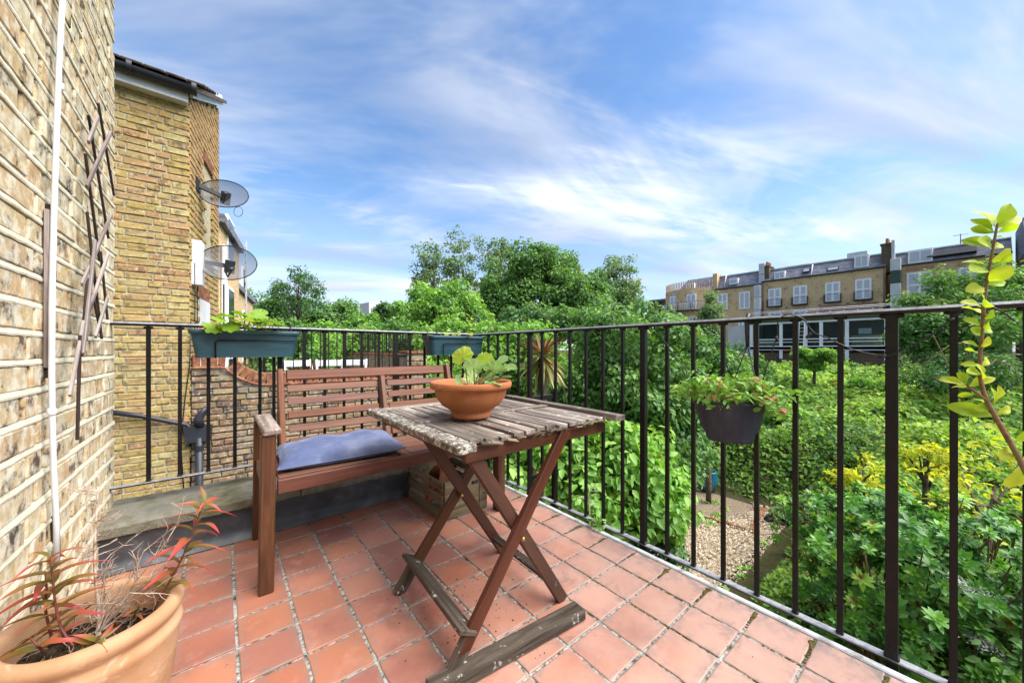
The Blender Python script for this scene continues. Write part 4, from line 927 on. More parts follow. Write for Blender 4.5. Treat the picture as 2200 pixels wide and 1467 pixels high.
# window boxes hooked on the railing
def window_box(a, yb, label):
    t = thing('window_box', label, 'planter', (a, yb, 1.046), None, 'planters on the back railing')
    L, D_ = .222, .078; prof = [(.93, .80, -.138), (.985, .93, -.05), (1.0, .97, -.022), (1.035, 1.08, -.020), (1.045, 1.12, -.010), (1.035, 1.09, 0), (1.0, .98, -.002), (.97, .90, -.02), (.96, .85, -.05)]
    def loop(kx, ky, z_):
        pts = []; r_ = .030
        for cx, cy, a0 in ((1, 1, 0), (-1, 1, 90), (-1, -1, 180), (1, -1, 270)):
            for q in range(5): an = R(a0 + 22.5 * q); pts.append((cx * (L * kx - r_) + r_ * math.cos(an), cy * (D_ * ky - r_) + r_ * math.sin(an), z_))
        return pts
    b = MB(); n_ = 20
    for p in prof: b.v += loop(*p)
    b.f = [(i * n_ + k, i * n_ + (k + 1) % n_, (i + 1) * n_ + (k + 1) % n_, (i + 1) * n_ + k) for i in range(len(prof) - 1) for k in range(n_)] + [tuple(range(n_))[::-1]]; b.sm = [False] * len(b.f); b.obj('trough', 'teal_plastic', t)
    s_ = MB(); s_.v = loop(.965, .87, -.035); s_.f = [tuple(range(n_))]; s_.sm = [False]; s_.obj('soil', 'soil', t)
    xs_ = (-.13, .205)
    MB().tube([(xs_[0], -.074, -.14), (xs_[0], -.081, -.060), (xs_[0] + .012, -.082, -.052), (xs_[1], -.083, -.049), (xs_[1] + .018, -.070, -.052), (xs_[1] + .018, -.060, -.14)], .0032, 6).obj('wire_holder', 'black_iron', t)
    for sx in (-.10, .205): MB().tube([(sx, .05, -.06), (sx, .072, .0), (sx, .080, .034), (sx, .10, .044), (sx, .118, .030), (sx, .118, .0)], .0032, 6).obj('hook', 'black_iron', t)
window_box(.103, 2.352, 'teal plastic window box nearest the brick wall on the railing'); window_box(1.345, 2.352, 'teal plastic window box near the railing corner')
# hanging basket
hb = thing('hanging_basket', 'dark grey plastic hanging basket hooked over the right railing', 'hanging basket', (1.475, .535, .745), (R(-3), R(4), 0))
MB().lathe([(0, -.135), (.072, -.135), (.076, -.125), (.080, -.108), (.095, -.085), (.108, -.03), (.111, -.022), (.113, -.004), (.120, -.002), (.122, .006), (.116, .009), (.108, .0), (.102, -.04)], (0, 0, 0), 48).obj('bowl', 'basket_grey', hb)
MB().lathe([(0, -.012), (.108, -.016)], (0, 0, 0), 30).obj('soil', 'soil', hb)
hkz = ZT - .745
top_ = Vector((.075, -.045, hkz - .095))
for a_ in (25, 145, 262): MB().tube([(.112 * math.cos(R(a_)), .112 * math.sin(R(a_)), .0), top_], .0022, 5).obj('hanger_cord', 'black_plastic', hb)
MB().tube([top_ - Vector((0, 0, .004)), top_ + Vector((.0, 0, .05)), top_ + Vector((.004, 0, .098)), top_ + Vector((.020, 0, .120)), top_ + Vector((.038, 0, .118)), top_ + Vector((.052, 0, .100)), top_ + Vector((.052, 0, .086))], [.006, .0075, .008, .008, .008, .008, .006], 10).obj('hook', 'black_plastic', hb)

# black festoon cable along the railing
sc_ = thing('string_light_cable', 'thin black festoon light cable draped along the right railing', 'cable', (AR - .03, .8, 1.0)); o_ = Vector(sc_.location)
def sp(px, py, a=AR - .028): return ona(px, py, a) - o_
def wig(p):
    P = [Vector(q) for q in p]; out = []
    for i in range(len(P) - 1):
        for k in range(8):
            t = k / 8; p0, p1, p2, p3 = P[max(i - 1, 0)], P[i], P[i + 1], P[min(i + 2, len(P) - 1)]
            out.append(.5 * ((2 * p1) + (-p0 + p2) * t + (2 * p0 - 5 * p1 + 4 * p2 - p3) * t * t + (-p0 + 3 * p1 - 3 * p2 + p3) * t ** 3) + Vector((0, 0, random.uniform(-.0006, .0006))))
    return out + [P[-1]]
MB().tube(wig([sp(2180, 690), sp(2150, 668), sp(2120, 657), sp(2080, 654), sp(2060, 672), sp(2020, 705), sp(1975, 735), sp(1930, 757), sp(1905, 765), sp(1880, 762), sp(1830, 750), sp(1780, 727), sp(1750, 715), sp(1738, 702), sp(1724, 684), sp(1700, 676), sp(1685, 678), sp(1672, 690), sp(1670, 720), sp(1664, 738), sp(1655, 765), sp(1645, 795), sp(1640, 815)]), .0021, 5).obj('wire', 'black_plastic', sc_)
MB().tube(wig([sp(1408, 700), sp(1420, 722), sp(1433, 740), sp(1450, 765), sp(1470, 785), sp(1485, 797), sp(1510, 815), sp(1540, 835)]), .0016, 5).obj('wire', 'black_plastic', sc_)
for q, q2 in (((1667, 722), (1670, 735)), ((1742, 716), (1732, 726)), ((2052, 686), (2035, 688)), ((1905, 764), (1888, 768)), ((1424, 731), (1420, 734)), ((1488, 797), (1500, 799)), ((1368, 708), (1366, 716))):
    MB().tube([sp(*q), sp(*q2)], [.0055, .004], 8).obj('bulb_holder', 'black_plastic', sc_)

# ------------------------------------------------------------------ ground
def smooth(x, e0, e1):
    t = np.clip((x - e0) / (e1 - e0), 0, 1); return t * t * (3 - 2 * t)
def gz(a, b):
    a = np.asarray(a, float); b = np.asarray(b, float)
    m_ = np.maximum(smooth(b, 1.9, .5) * smooth(a, 3.4, 5.2), smooth(a, 9.9, 11.6))
    top = -1.62 + .026 * (a.clip(0, 45) - 5) + .16 * np.sin(a * .8 + b * .5) + .12 * np.sin(a * 1.9 - b * 1.5) + .10 * np.sin(b * 1.1 + 1) 
    far = np.clip((60 - np.hypot(a, b)) / 15, 0, 1)
    return -2.75 * (1 - m_ * far) + top * m_ * far
def ground():
    xs = np.concatenate([np.linspace(-900, -20, 12), np.linspace(-15, 60, 101), np.linspace(70, 900, 14)])
    ys = np.concatenate([np.linspace(-900, -40, 12), np.linspace(-35, 45, 91), np.linspace(55, 900, 14)])
    X, Y = np.meshgrid(xs, ys); Z = gz(X, Y); V = np.stack([X, Y, Z], -1).reshape(-1, 3); nx, ny = len(xs), len(ys)
    i, j = np.meshgrid(np.arange(nx - 1), np.arange(ny - 1)); a = (j * nx + i).ravel(); Fc = np.stack([a, a + 1, a + nx + 1, a + nx], 1)
    o = link('garden_ground', npmesh('garden_ground', V, Fc, None, 'earth', True)); tag(o, kind='structure')
ground()
# gravel court below the railing
def in_gravel(a, b):
    return (a > 3.0) & (a < 9.0) & (b > -.6 + .1 * (a - 3)) & (b < 4.6) 
def patch_sheet(name, cx, cy, rx, ry, z_, mat, seed):
    n = 48; b_ = MB(); b_.v = [(cx, cy, z_)]
    for k in range(n):
        a_ = 2 * math.pi * k / n; q = 1 + .13 * math.sin(3 * a_ + seed) + .08 * math.sin(7 * a_ + 2 * seed) + .05 * math.sin(13 * a_); sq = (abs(math.cos(a_)) ** 4 + abs(math.sin(a_)) ** 4) ** -.25
        b_.v.append((cx + rx * q * sq * math.cos(a_), cy + ry * q * sq * math.sin(a_), z_))
    b_.f = [(0, 1 + k, 1 + (k + 1) % n) for k in range(n)]; b_.sm = [False] * n; o = b_.obj(name, mat); return tag(o, kind='structure')
patch_sheet('gravel_court', 6.3, 2.3, 3.9, 3.0, -2.744, 'gravel_bed', 1)
n_ = 52000; P = np.stack([RNG.uniform(2.4, 11.0, n_), RNG.uniform(-.2, 5.6, n_), np.full(n_, -2.736)], 1); P[:, 2] = np.maximum(P[:, 2], gz(P[:, 0], P[:, 1]) + .05); P = P[P[:, 2] < -2.2]; n_ = len(P); P = P[~((((P[:, 0] - 9.3) / 1.3) ** 2 + ((P[:, 1] - 3.9) / 1.1) ** 2) < RNG.uniform(.6, 1.2, n_))]; n_ = len(P)
def stones(name, P, r):
    V0 = np.array([(1, 0, 0), (-1, 0, 0), (0, 1, 0), (0, -1, 0), (0, 0, 1), (0, 0, -1)], float); F0 = np.array([(0, 2, 4), (2, 1, 4), (1, 3, 4), (3, 0, 4), (2, 0, 5), (1, 2, 5), (3, 1, 5), (0, 3, 5)])
    n = len(P); S = r[:, None, None] * RNG.uniform(.6, 1.4, (n, 1, 3)); S[:, :, 2] *= .7; V = V0[None] * S; a = RNG.uniform(0, 6.28, n); c, s = np.cos(a)[:, None], np.sin(a)[:, None]
    V = np.stack([V[..., 0] * c - V[..., 1] * s, V[..., 0] * s + V[..., 1] * c, V[..., 2]], -1) + P[:, None]
    Fc = (F0[None] + (np.arange(n) * 6)[:, None, None]).reshape(-1, 3); return link(name, npmesh(name, V.reshape(-1, 3), Fc, np.repeat(RNG.uniform(0, 1, n), 6), 'gravel_stone'))
tag(stones('gravel', P, RNG.uniform(.010, .022, n_)), 'pale beige gravel on the garden floor below the railing', 'gravel', kind='stuff')
patch_sheet('soil_bed', 9.3, 3.9, 1.3, 1.1, -2.738, 'gravel_soil', 4)
be = thing('brick_edging', 'broken row of red bricks edging the bare soil bed', 'edging', (8.15, 3.6, -2.73))
for k in range(9):
    me = brick_variants(.215, .065, .1, 1, 'red_brick' if k % 3 else 'grey_brick', 1200 + k)[0]
    link('brick', me, be, (.05 * random.random() + .03 * (k - 4) ** 2 * .25, -.85 + .235 * k, .02), (random.uniform(-.1, .1), random.uniform(-.1, .1), R(90) + random.uniform(-.2, .2)))
for k in range(6): link('brick', brick_variants(.215, .065, .1, 1, 'red_brick', 1230 + k)[0], be, (.25 + .23 * k, -1.0 + .03 * k, .02), (0, 0, random.uniform(-.15, .15)))
pg = W(1655, 1113, 7.7); rk = MB(); rk.lathe([(0, 0), (.10, .01), (.13, .05), (.09, .10), (.02, .13)], (0, 0, 0), 10); rk.v = [(x * 1.4 + random.uniform(-.02, .02), y + random.uniform(-.02, .02), z_ + random.uniform(-.01, .01)) for x, y, z_ in rk.v]
tag(rk.obj('rubber_bag', 'black_plastic', None, (pg.x, pg.y, -2.74)), 'small black bag dropped on the gravel', 'bag')
bpz = W(1521, 1010, 9.3); t = thing('glazed_pot', 'blue glazed pot beside the soil bed down in the garden', 'pot', (bpz.x, bpz.y, -2.72)); MB().lathe([(0, 0), (.14, 0), (.22, .18), (.24, .36), (.19, .48), (.21, .52), (.17, .52), (.15, .4)], (0, 0, 0), 28).obj('pot_body', 'blue_glaze', t); MB().lathe([(0, .44), (.16, .43)], (0, 0, 0), 20).obj('soil', 'soil', t)
bpz = W(1522, 992, 8.6); t = thing('small_pot', 'small orange terracotta pot among the bushes below the basket', 'pot', (bpz.x, bpz.y, bpz.z - .12)); MB().lathe([(0, 0), (.05, 0), (.08, .12), (.09, .12), (.09, .16), (.07, .16), (.06, .05)], (0, 0, 0), 24).obj('pot_body', 'terracotta_pot', t); MB().lathe([(0, .12), (.07, .12)], (0, 0, 0), 16).obj('soil', 'soil', t)
st_ = thing('pot_stand', 'rough timber post holding the small orange pot', 'post', (bpz.x, bpz.y, -2.75)); MB().tube([(0, 0, 0), (.02, 0, (bpz.z - .12 + 2.75) / 2), (0, 0, bpz.z - .121 + 2.75)], .06, 10).obj('post', 'bark', st_)

# ------------------------------------------------------------------ foliage
def cloud(centers, rad, per, leaf, flat=.8, up=.45, hang=0.0, sizevar=.35, tb=(.15, .75), outward=None, top=None):
    """leaf rows gathered in clumps"""
    C = np.asarray(centers, float); k = len(C); rad = np.broadcast_to(np.asarray(rad, float), (k,)); n = k * per
    idx = np.repeat(np.arange(k), per); d = unit(n); r = RNG.uniform(0, 1, n) ** .45
    off = d * (r * rad[idx])[:, None]; off[:, 2] *= flat; P = C[idx] + off
    Nn = nrm(d * .7 + np.array([0, 0, up]) + RNG.normal(size=(n, 3)) * .45)
    D = nrm(np.cross(Nn, RNG.normal(size=(n, 3))) + d * .35 + np.array([0, 0, -hang])); Nn = nrm(Nn - D * (Nn * D).sum(1, keepdims=True))
    L = leaf * RNG.uniform(1 - sizevar, 1 + sizevar, n)
    ct = RNG.uniform(-.16, .16, k)[idx]
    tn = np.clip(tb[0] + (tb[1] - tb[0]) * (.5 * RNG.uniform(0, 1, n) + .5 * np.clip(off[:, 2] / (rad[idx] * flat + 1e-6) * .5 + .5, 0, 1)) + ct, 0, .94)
    tn[RNG.random(n) < .009] = 1.0
    return P, D, Nn, L, tn
def ellipsoid_clumps(c, r, k, inner=.35, bottom=-.75):
    out = []
    while len(out) < k:
        d = unit(1)[0]; t = RNG.uniform(inner, 1) ** .5
        if d[2] * t < bottom: continue
        wob = 1 + .22 * math.sin(5 * d[0] + 3 * d[1] + c[0]) + .14 * math.sin(7 * d[2] + 4 * d[0])
        out.append(np.array(c) + d * np.array(r) * t * wob)
    return np.array(out)
def join(*cl): return [np.concatenate(q) for q in zip(*cl)]
def tree(name, label, cat, base, crowns, leaf, mat, wr=.55, detail=0, trunk=.12, group=None, limbs=7, part='crown', tb=(.1, .8), hang=.15, flat=.8, barkmat='bark'):
    """crowns: list of (centre, radii, clumps, clump radius, leaves per clump)"""
    base = Vector(base); root = thing(name, label, cat, base, None, group); all_ = []; cs = []
    for (c, r, k, cr, per) in crowns:
        C = ellipsoid_clumps(c, r, k); cs.append(C); all_.append(cloud(C, cr * RNG.uniform(.6, 1.35, k), per, leaf, flat=flat, tb=tb, hang=hang))
    P, D, Nn, L, tn = join(*all_); P = P - np.array(base)
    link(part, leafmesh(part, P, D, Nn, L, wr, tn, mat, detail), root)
    tk = MB(); C0 = np.concatenate(cs); ctr = C0.mean(0); top = Vector(ctr) - base
    mid = Vector((top.x * .5 + trunk, top.y * .5, top.z * .55))
    tk.tube([(0, 0, -.1), mid * .5 + Vector((trunk * .5, 0, 0)), mid, top], [trunk, trunk * .8, trunk * .65, trunk * .3], 8)
    sel = C0[RNG.permutation(len(C0))[:limbs]]
    for q in sel:
        q = Vector(q) - base; s_ = mid.lerp(top, random.uniform(.0, .8)); tk.tube([s_, s_.lerp(q, .5) + Vector((0, 0, .06 * (q - s_).length)), q], [trunk * .4, trunk * .25, trunk * .08], 5)
    tk.obj('trunk', barkmat, root); return root
def sx_(px, Y): return px * Y / F                           # photo pixels -> metres at depth Y
# --- distant and middle trees (x, y in photo px; depth in m)
def ptree(name, label, px, py, Y, rx, ry, k, cr, per, leaf, mat, ground_=None, extra=(), **kw):
    c = W(px, py, Y); r = sx_(rx, Y), sx_(rx, Y) * .8, sx_(ry, Y)
    cw = [((c.x, c.y, c.z), r, k, sx_(cr, Y), per)]
    for (qx, qy, qr, qz, qk) in extra:
        d = W(qx, qy, Y); cw.append(((d.x, d.y, d.z), (sx_(qr, Y), sx_(qr, Y) * .8, sx_(qz, Y)), qk, sx_(cr, Y), per))
    gzv = float(gz(c.x, c.y)) if ground_ is None else ground_
    return tree(name, label, 'tree', (c.x, c.y, gzv), cw, leaf, mat, **kw)
TG = 'trees beyond the gardens'
ptree('tree', 'big dense green tree rising in the middle behind the railing', 1165, 645, 24, 122, 105, 170, 20, 170, .23, 'leaf_mid', extra=((1085, 655, 75, 75, 56), (1255, 655, 62, 72, 50), (1175, 595, 70, 55, 44)), trunk=.3, group=TG)
ptree('tree', 'airy pale birch tree left of the big dense tree', 935, 605, 34, 48, 85, 70, 15, 50, .27, 'leaf_grey', trunk=.22, group=TG, wr=.5, extra=((915, 610, 30, 40, 18),))
ptree('tree', 'tall airy tree top poking up between the birch and the dense tree', 1000, 580, 36, 44, 80, 66, 14, 46, .27, 'leaf_grey', trunk=.2, group=TG, wr=.5)
ptree('tree', 'slim airy tree top just left of the big dense crown', 1070, 565, 36, 36, 62, 46, 14, 46, .27, 'leaf_grey', trunk=.2, group=TG, wr=.5)
ptree('tree', 'bright rounded tree under the birch tops', 960, 668, 20, 78, 58, 90, 20, 130, .20, 'leaf_bright', trunk=.2, group=TG)
ptree('tree', 'loose grey green tree at the right of the dense tree', 1335, 618, 28, 52, 64, 60, 15, 62, .24, 'leaf_grey', trunk=.2, group=TG, extra=((1335, 670, 55, 40, 40),))
ptree('tree', 'dark low tree beside the pale distant block', 825, 680, 30, 26, 32, 30, 13, 110, .24, 'leaf_dark', trunk=.2, group=TG)
ptree('tree', 'fresh green tree between the dark tree and the birch', 880, 680, 26, 34, 32, 34, 14, 110, .24, 'leaf_bright', trunk=.2, group=TG)
ptree('tree', 'wide soft green tree behind the nearest window box', 620, 676, 26, 90, 42, 90, 20, 110, .22, 'leaf_mid', trunk=.25, group=TG, tb=(0, .6), extra=((560, 690, 40, 30, 24),))
ptree('tree', 'sparse tall tree sticking up left above the soft trees', 638, 622, 22, 58, 48, 60, 12, 44, .16, 'leaf_dark', trunk=.07, group=TG, wr=.5, limbs=22)
ptree('tree', 'mid green tree right of the sparse tall tree', 735, 685, 28, 48, 32, 44, 16, 110, .24, 'leaf_mid', trunk=.2, group=TG)
ptree('tree', 'olive green low tree in front of the pale distant block', 785, 700, 24, 34, 20, 26, 13, 100, .22, 'leaf_bright', trunk=.2, group=TG, tb=(0, .5))
ptree('tree', 'large loose leaved tree in front of the right hand houses', 2075, 690, 13, 120, 110, 130, 26, 80, .15, 'leaf_mid', trunk=.16, group=TG, wr=.5, extra=((1985, 720, 60, 60, 36), (2165, 640, 60, 70, 30)), limbs=16)
ptree('tree', 'slim pale tree climbing the left end of the brick houses', 1527, 695, 30, 24, 52, 44, 12, 80, .22, 'leaf_grey', trunk=.14, group=TG)
# --- hedges and shrubs
def shrub(name, label, cat, cw, leaf, mat, detail=0, wr=.55, tb=(.1, .8), group=None, hang=.15, trunk=.05, limbs=8, flat=.8):
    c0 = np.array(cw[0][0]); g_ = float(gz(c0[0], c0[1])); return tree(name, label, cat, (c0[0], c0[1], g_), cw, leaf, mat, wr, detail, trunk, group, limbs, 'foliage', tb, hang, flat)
def pc(px, py, Y): v = W(px, py, Y); return (v.x, v.y, v.z)
SG = 'shrubs in the garden below'
shrub('shrub', 'tall leafy hedge shrub behind the table seen through the railing', 'shrub', [(pc(1370, 800, 4.9), (1.0, .8, .85), 90, .26, 200), (pc(1310, 890, 4.9), (.75, .7, .8), 60, .26, 190), (pc(1420, 930, 4.7), (.55, .6, .8), 50, .24, 190)], .068, 'leaf_mid', 1, .5, group=SG, hang=.5)
shrub('shrub', 'yellow green climber mass around the spiky palm', 'shrub', [(pc(1100, 780, 6.4), (.9, .9, .62), 70, .28, 150), (pc(1190, 860, 6.2), (.8, .8, .7), 50, .28, 140)], .085, 'leaf_bright', 0, .6, group=SG, tb=(0, .7))
shrub('shrub', 'bright low shrub right under the railing beside the table legs', 'shrub', [(pc(1300, 1020, 3.5), (.75, .6, .42), 60, .20, 150), (pc(1190, 990, 3.6), (.6, .5, .40), 44, .20, 140), (pc(1365, 1050, 3.7), (.42, .45, .45), 34, .2, 140)], .085, 'leaf_bright', 1, .55, group=SG, hang=.4, tb=(.05, .8))
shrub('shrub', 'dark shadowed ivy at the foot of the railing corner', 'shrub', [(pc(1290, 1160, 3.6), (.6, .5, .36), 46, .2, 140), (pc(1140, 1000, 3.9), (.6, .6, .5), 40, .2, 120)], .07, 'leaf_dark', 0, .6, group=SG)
shrub('shrub', 'bright green shrub behind the far end of the bench', 'shrub', [(pc(960, 830, 7.5), (.9, .8, .7), 60, .26, 130), (pc(1030, 880, 7.0), (.7, .7, .8), 44, .26, 130)], .10, 'leaf_bright', 0, .6, group=SG)
def whorls(name, label, cw, L, mat, k_leaf, group, wr=.42, twigmat='brown_stem'):
    c0 = np.array(cw[0][0]); root = thing(name, label, 'shrub', (c0[0], c0[1], float(gz(c0[0], c0[1]))), None, group); o = np.array(root.location); PP = []; st = MB()
    for (c, r, k) in cw:
        C = ellipsoid_clumps(c, r, k, .45, -.35)
        for q in C:
            ax = nrm((q - np.array(c)) / np.array(r) * .8 + np.array([-.25, -.35, .75]) + RNG.normal(size=3) * .28); t1 = nrm(np.cross(ax, [.3, .2, .9])); t2 = np.cross(ax, t1); s_ = RNG.uniform(.65, 1.2); ti = RNG.uniform(.1, .55) + (.35 if RNG.random() < .16 else 0)
            for ring, (el, m_) in enumerate(((.95, .6), (.42, .9), (-.05, 1.0))):
                n = k_leaf - (ring == 0) * 2
                for i in range(n):
                    a = 2 * math.pi * (i + .37 * ring) / n + RNG.uniform(-.25, .25); e = el + RNG.uniform(-.2, .2); d = (t1 * math.cos(a) + t2 * math.sin(a)) * math.cos(e) + ax * math.sin(e)
                    PP.append((*(q - ax * .012 * ring - o), *d, *nrm(ax * math.cos(e) - d * 0 - (t1 * math.cos(a) + t2 * math.sin(a)) * math.sin(e)), L * s_ * m_ * RNG.uniform(.8, 1.15), min(1, max(0, ti + (.22 if ring == 0 else 0) + RNG.uniform(-.1, .1)))))
            if RNG.random() < .5: st.tube([q - o, q - o - ax * .16 - np.array([0, 0, .08])], [.003, .005], 5, False)
        for q in C[:8]: st.tube([Vector(q - o), Vector((q - o) * .55) + Vector((0, 0, -.1)), Vector((0, 0, 0))], [.006, .012, .02], 6)
    A = np.array(PP); link('foliage', leafmesh('foliage', A[:, :3], A[:, 3:6], A[:, 6:9], A[:, 9], wr, A[:, 10], mat, 1, curl=.12, fold=.12), root); st.obj('branches', twigmat, root)
whorls('shrub', 'glossy evergreen shrub with whorled leaves at the lower right', [(pc(1960, 1260, 2.7), (.66, .72, .50), 300), (pc(2110, 1240, 2.4), (.55, .6, .46), 190), (pc(1890, 1430, 2.7), (.40, .45, .45), 110), (pc(1850, 1140, 3.3), (.42, .5, .38), 150), (pc(2120, 1430, 2.2), (.45, .5, .4), 110)], .074, 'leaf_gloss', 7, SG)
shrub('shrub', 'golden yellow leaved shrub beyond the glossy evergreen', 'shrub', [(pc(2110, 1085, 3.7), (.62, .68, .26), 34, .12, 8), (pc(2170, 985, 4.1), (.5, .5, .28), 26, .12, 8), (pc(1960, 1030, 4.2), (.6, .5, .18), 10, .10, 8)], .070, 'leaf_gold', 1, .5, group=SG, tb=(.1, .9), hang=-.1)
for k, (q, w_) in enumerate((((1845, 1020, 4.0), 'left hand'), ((1990, 990, 4.4), 'right hand'))):
    shrub('shrub', w_ + ' spray of golden shoots above the glossy evergreen', 'shrub', [(pc(*q), (.16, .2, .22), 12, .08, 34)], .06, 'leaf_gold', 1, .5, group=SG, hang=-.3)
shrub('shrub', 'leafy elder with white flower heads at the lower right edge', 'shrub', [(pc(2120, 1390, 2.3), (.45, .5, .34), 50, .16, 60)], .062, 'leaf_mid', 1, .5, group=SG, hang=.3, tb=(.2, .8))
fl = thing('elder_blossom', 'creamy white elder flower heads at the lower right edge', 'flowers', pc(2090, 1290, 2.2))
fp, fd = [], []
for (px, py, Y, r_) in ((2075, 1255, 2.25, .075), (2100, 1275, 2.2, .06), (2090, 1365, 2.15, .055), (2120, 1385, 2.12, .05), (2190, 1300, 2.2, .05), (2165, 1420, 2.1, .04)):
    c = np.array(W(px, py, Y)); q = RNG.normal(size=(170, 3)) * [r_ * .6, r_ * .6, r_ * .18]; fp.append(c + q)
fp = np.concatenate(fp) - np.array(fl.location); n_ = len(fp)
link('florets', leafmesh('florets', fp, nrm(RNG.normal(size=(n_, 3)) * [1, 1, .3]), nrm(RNG.normal(size=(n_, 3)) * .4 + [0, 0, 1]), .012, .9, RNG.uniform(0, 1, n_), 'petal_white'), fl)
shrub('topiary_tree', 'small clipped round pale green tree before the glass extension', 'tree', [(pc(1747, 762, 17), (.78, .78, .34), 44, .20, 150), (pc(1747, 785, 17), (.5, .5, .22), 16, .18, 120)], .10, 'leaf_bright', 0, .6, tb=(.1, .9), trunk=.09, flat=.6)
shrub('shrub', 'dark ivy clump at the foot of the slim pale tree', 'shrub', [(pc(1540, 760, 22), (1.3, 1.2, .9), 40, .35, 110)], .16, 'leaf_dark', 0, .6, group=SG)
shrub('shrub', 'rounded green bush left of the glass extension', 'shrub', [(pc(1600, 790, 20), (1.5, 1.2, .55), 40, .35, 110)], .15, 'leaf_mid', 0, .6, group=SG)
shrub('shrub', 'yellowish bush filling the gap below the balcony house', 'shrub', [(pc(1440, 745, 12), (.8, .8, .75), 44, .25, 120), (pc(1420, 820, 11), (.7, .8, .8), 36, .25, 120)], .10, 'leaf_bright', 0, .6, group=SG, tb=(.1, .7))
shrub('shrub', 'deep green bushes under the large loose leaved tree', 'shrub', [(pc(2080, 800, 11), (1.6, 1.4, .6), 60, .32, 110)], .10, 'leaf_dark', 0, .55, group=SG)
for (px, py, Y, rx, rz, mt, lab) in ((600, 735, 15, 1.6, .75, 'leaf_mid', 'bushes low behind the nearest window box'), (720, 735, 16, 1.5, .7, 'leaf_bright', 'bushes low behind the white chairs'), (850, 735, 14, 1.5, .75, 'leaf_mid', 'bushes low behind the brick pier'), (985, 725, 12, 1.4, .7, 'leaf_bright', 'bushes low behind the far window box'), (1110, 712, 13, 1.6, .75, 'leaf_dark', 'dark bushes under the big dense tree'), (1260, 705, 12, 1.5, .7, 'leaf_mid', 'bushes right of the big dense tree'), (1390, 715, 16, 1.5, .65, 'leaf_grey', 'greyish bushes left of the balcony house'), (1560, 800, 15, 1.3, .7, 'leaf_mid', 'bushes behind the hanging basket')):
    shrub('shrub', lab, 'shrub', [(pc(px, py, Y), (rx, rx * .7, rz), 46, .34, 110)], .0105 * Y, mt, 0, .6, group=SG)
# --- ivy and bramble bank
def bank():
    n = 250000; d = 3.6 * (11.0 ** RNG.uniform(0, 1, n)); an = TH + np.radians(np.where(RNG.random(n) < .78, RNG.uniform(12, 66, n), RNG.uniform(66, 105, n))); a, b = d * np.sin(an), d * np.cos(an)
    keep = (a > 3.2) & (a < 41) & (gz(a, b) > -2.735); a, b, d = a[keep], b[keep], d[keep]; n = len(a)
    hmp = .5 * np.sin(a * 1.9 + 1.3 * np.sin(b * 1.3)) + .5 * np.sin(b * 2.2 + a * .7) + .35 * np.sin(a * 4.3 + b * 3.6) + .25 * np.sin(a * 7.7 - b * 6.1)
    z = gz(a, b) + .04 + .18 * smooth(gz(a, b), -2.7, -1.9) + hmp * (.24 * smooth(gz(a, b), -2.7, -1.9) + .02) + RNG.normal(size=n) * .055 + np.abs(RNG.normal(size=n)) * .07
    P = np.stack([a, b, z], 1); Nn = nrm(RNG.normal(size=(n, 3)) * .5 + np.array([-.35, -.25, 1.0])); D = nrm(np.cross(Nn, RNG.normal(size=(n, 3)))); D[:, 2] -= .22; D = nrm(D)
    L = np.clip(.0088 * d, .072, .26) * RNG.uniform(.55, 1.45, n)
    patch = np.sin(a * .8 + 2 * np.sin(b * .45)) * .5 + np.sin(b * .9 - a * .35) * .5
    tn = np.clip(.50 + .22 * patch + .24 * RNG.normal(size=n) + .16 * hmp, 0, .94); tn[RNG.random(n) < .02] = 1.0
    o = link('ivy_bank', leafmesh('ivy_bank', P, D, Nn, L, .72, tn, 'leaf_ivy', 0)); tag(o, 'bank of ivy and bramble covering the overgrown gardens', 'ground cover', kind='stuff')
bank()
bk = 'clumps on the ivy bank'
for (px, py, Y, r, mt, lab) in ((1690, 870, 11, .55, 'leaf_bright', 'leafy clump on the bank just right of the hanging basket'), (1840, 880, 9.5, .5, 'leaf_dark', 'dark leafy clump in the middle of the ivy bank'), (1960, 850, 11, .6, 'leaf_bright', 'pale clump on the bank left of the sapling'), (1830, 1000, 5.6, .38, 'leaf_bright', 'bright clump near the golden shoots'), (2060, 900, 7.5, .5, 'leaf_mid', 'green clump behind the sapling stem'), (1720, 950, 7.6, .42, 'leaf_mid', 'green clump on the edge of the bank above the gravel'), (1880, 815, 16, .8, 'leaf_bright', 'pale bushes near the foot of the glass extension'), (1990, 960, 5.6, .4, 'leaf_gold', 'yellowish clump amid the ivy beyond the thick post')):
    c = W(px, py, Y); g_ = float(gz(c.x, c.y)) + .2
    shrub('shrub', lab, 'shrub', [((c.x, c.y, g_), (r, r, r * .55), 22, r * .4, 60)], .0115 * Y if Y > 7 else .07, mt, 0, .6, group=bk, trunk=.02)
def weeds():
    P = np.stack([RNG.uniform(3.2, 9.8, 420), RNG.uniform(-.7, 5.0, 420), np.full(420, -2.71)], 1)
    e = np.array([(x, y) for x, y, z_ in P]); kp = (np.abs(np.sin(e[:, 0] * 1.3) * np.cos(e[:, 1] * 1.7)) > .45); P = P[kp]
    cl = cloud(P, .10, 22, .07, flat=.5, up=.8, tb=(.3, .9)); o = link('gravel_weeds', leafmesh('gravel_weeds', *cl[:4], .5, cl[4], 'leaf_bright')); tag(o, 'small green weeds growing through the gravel', 'weeds', kind='stuff')
weeds()
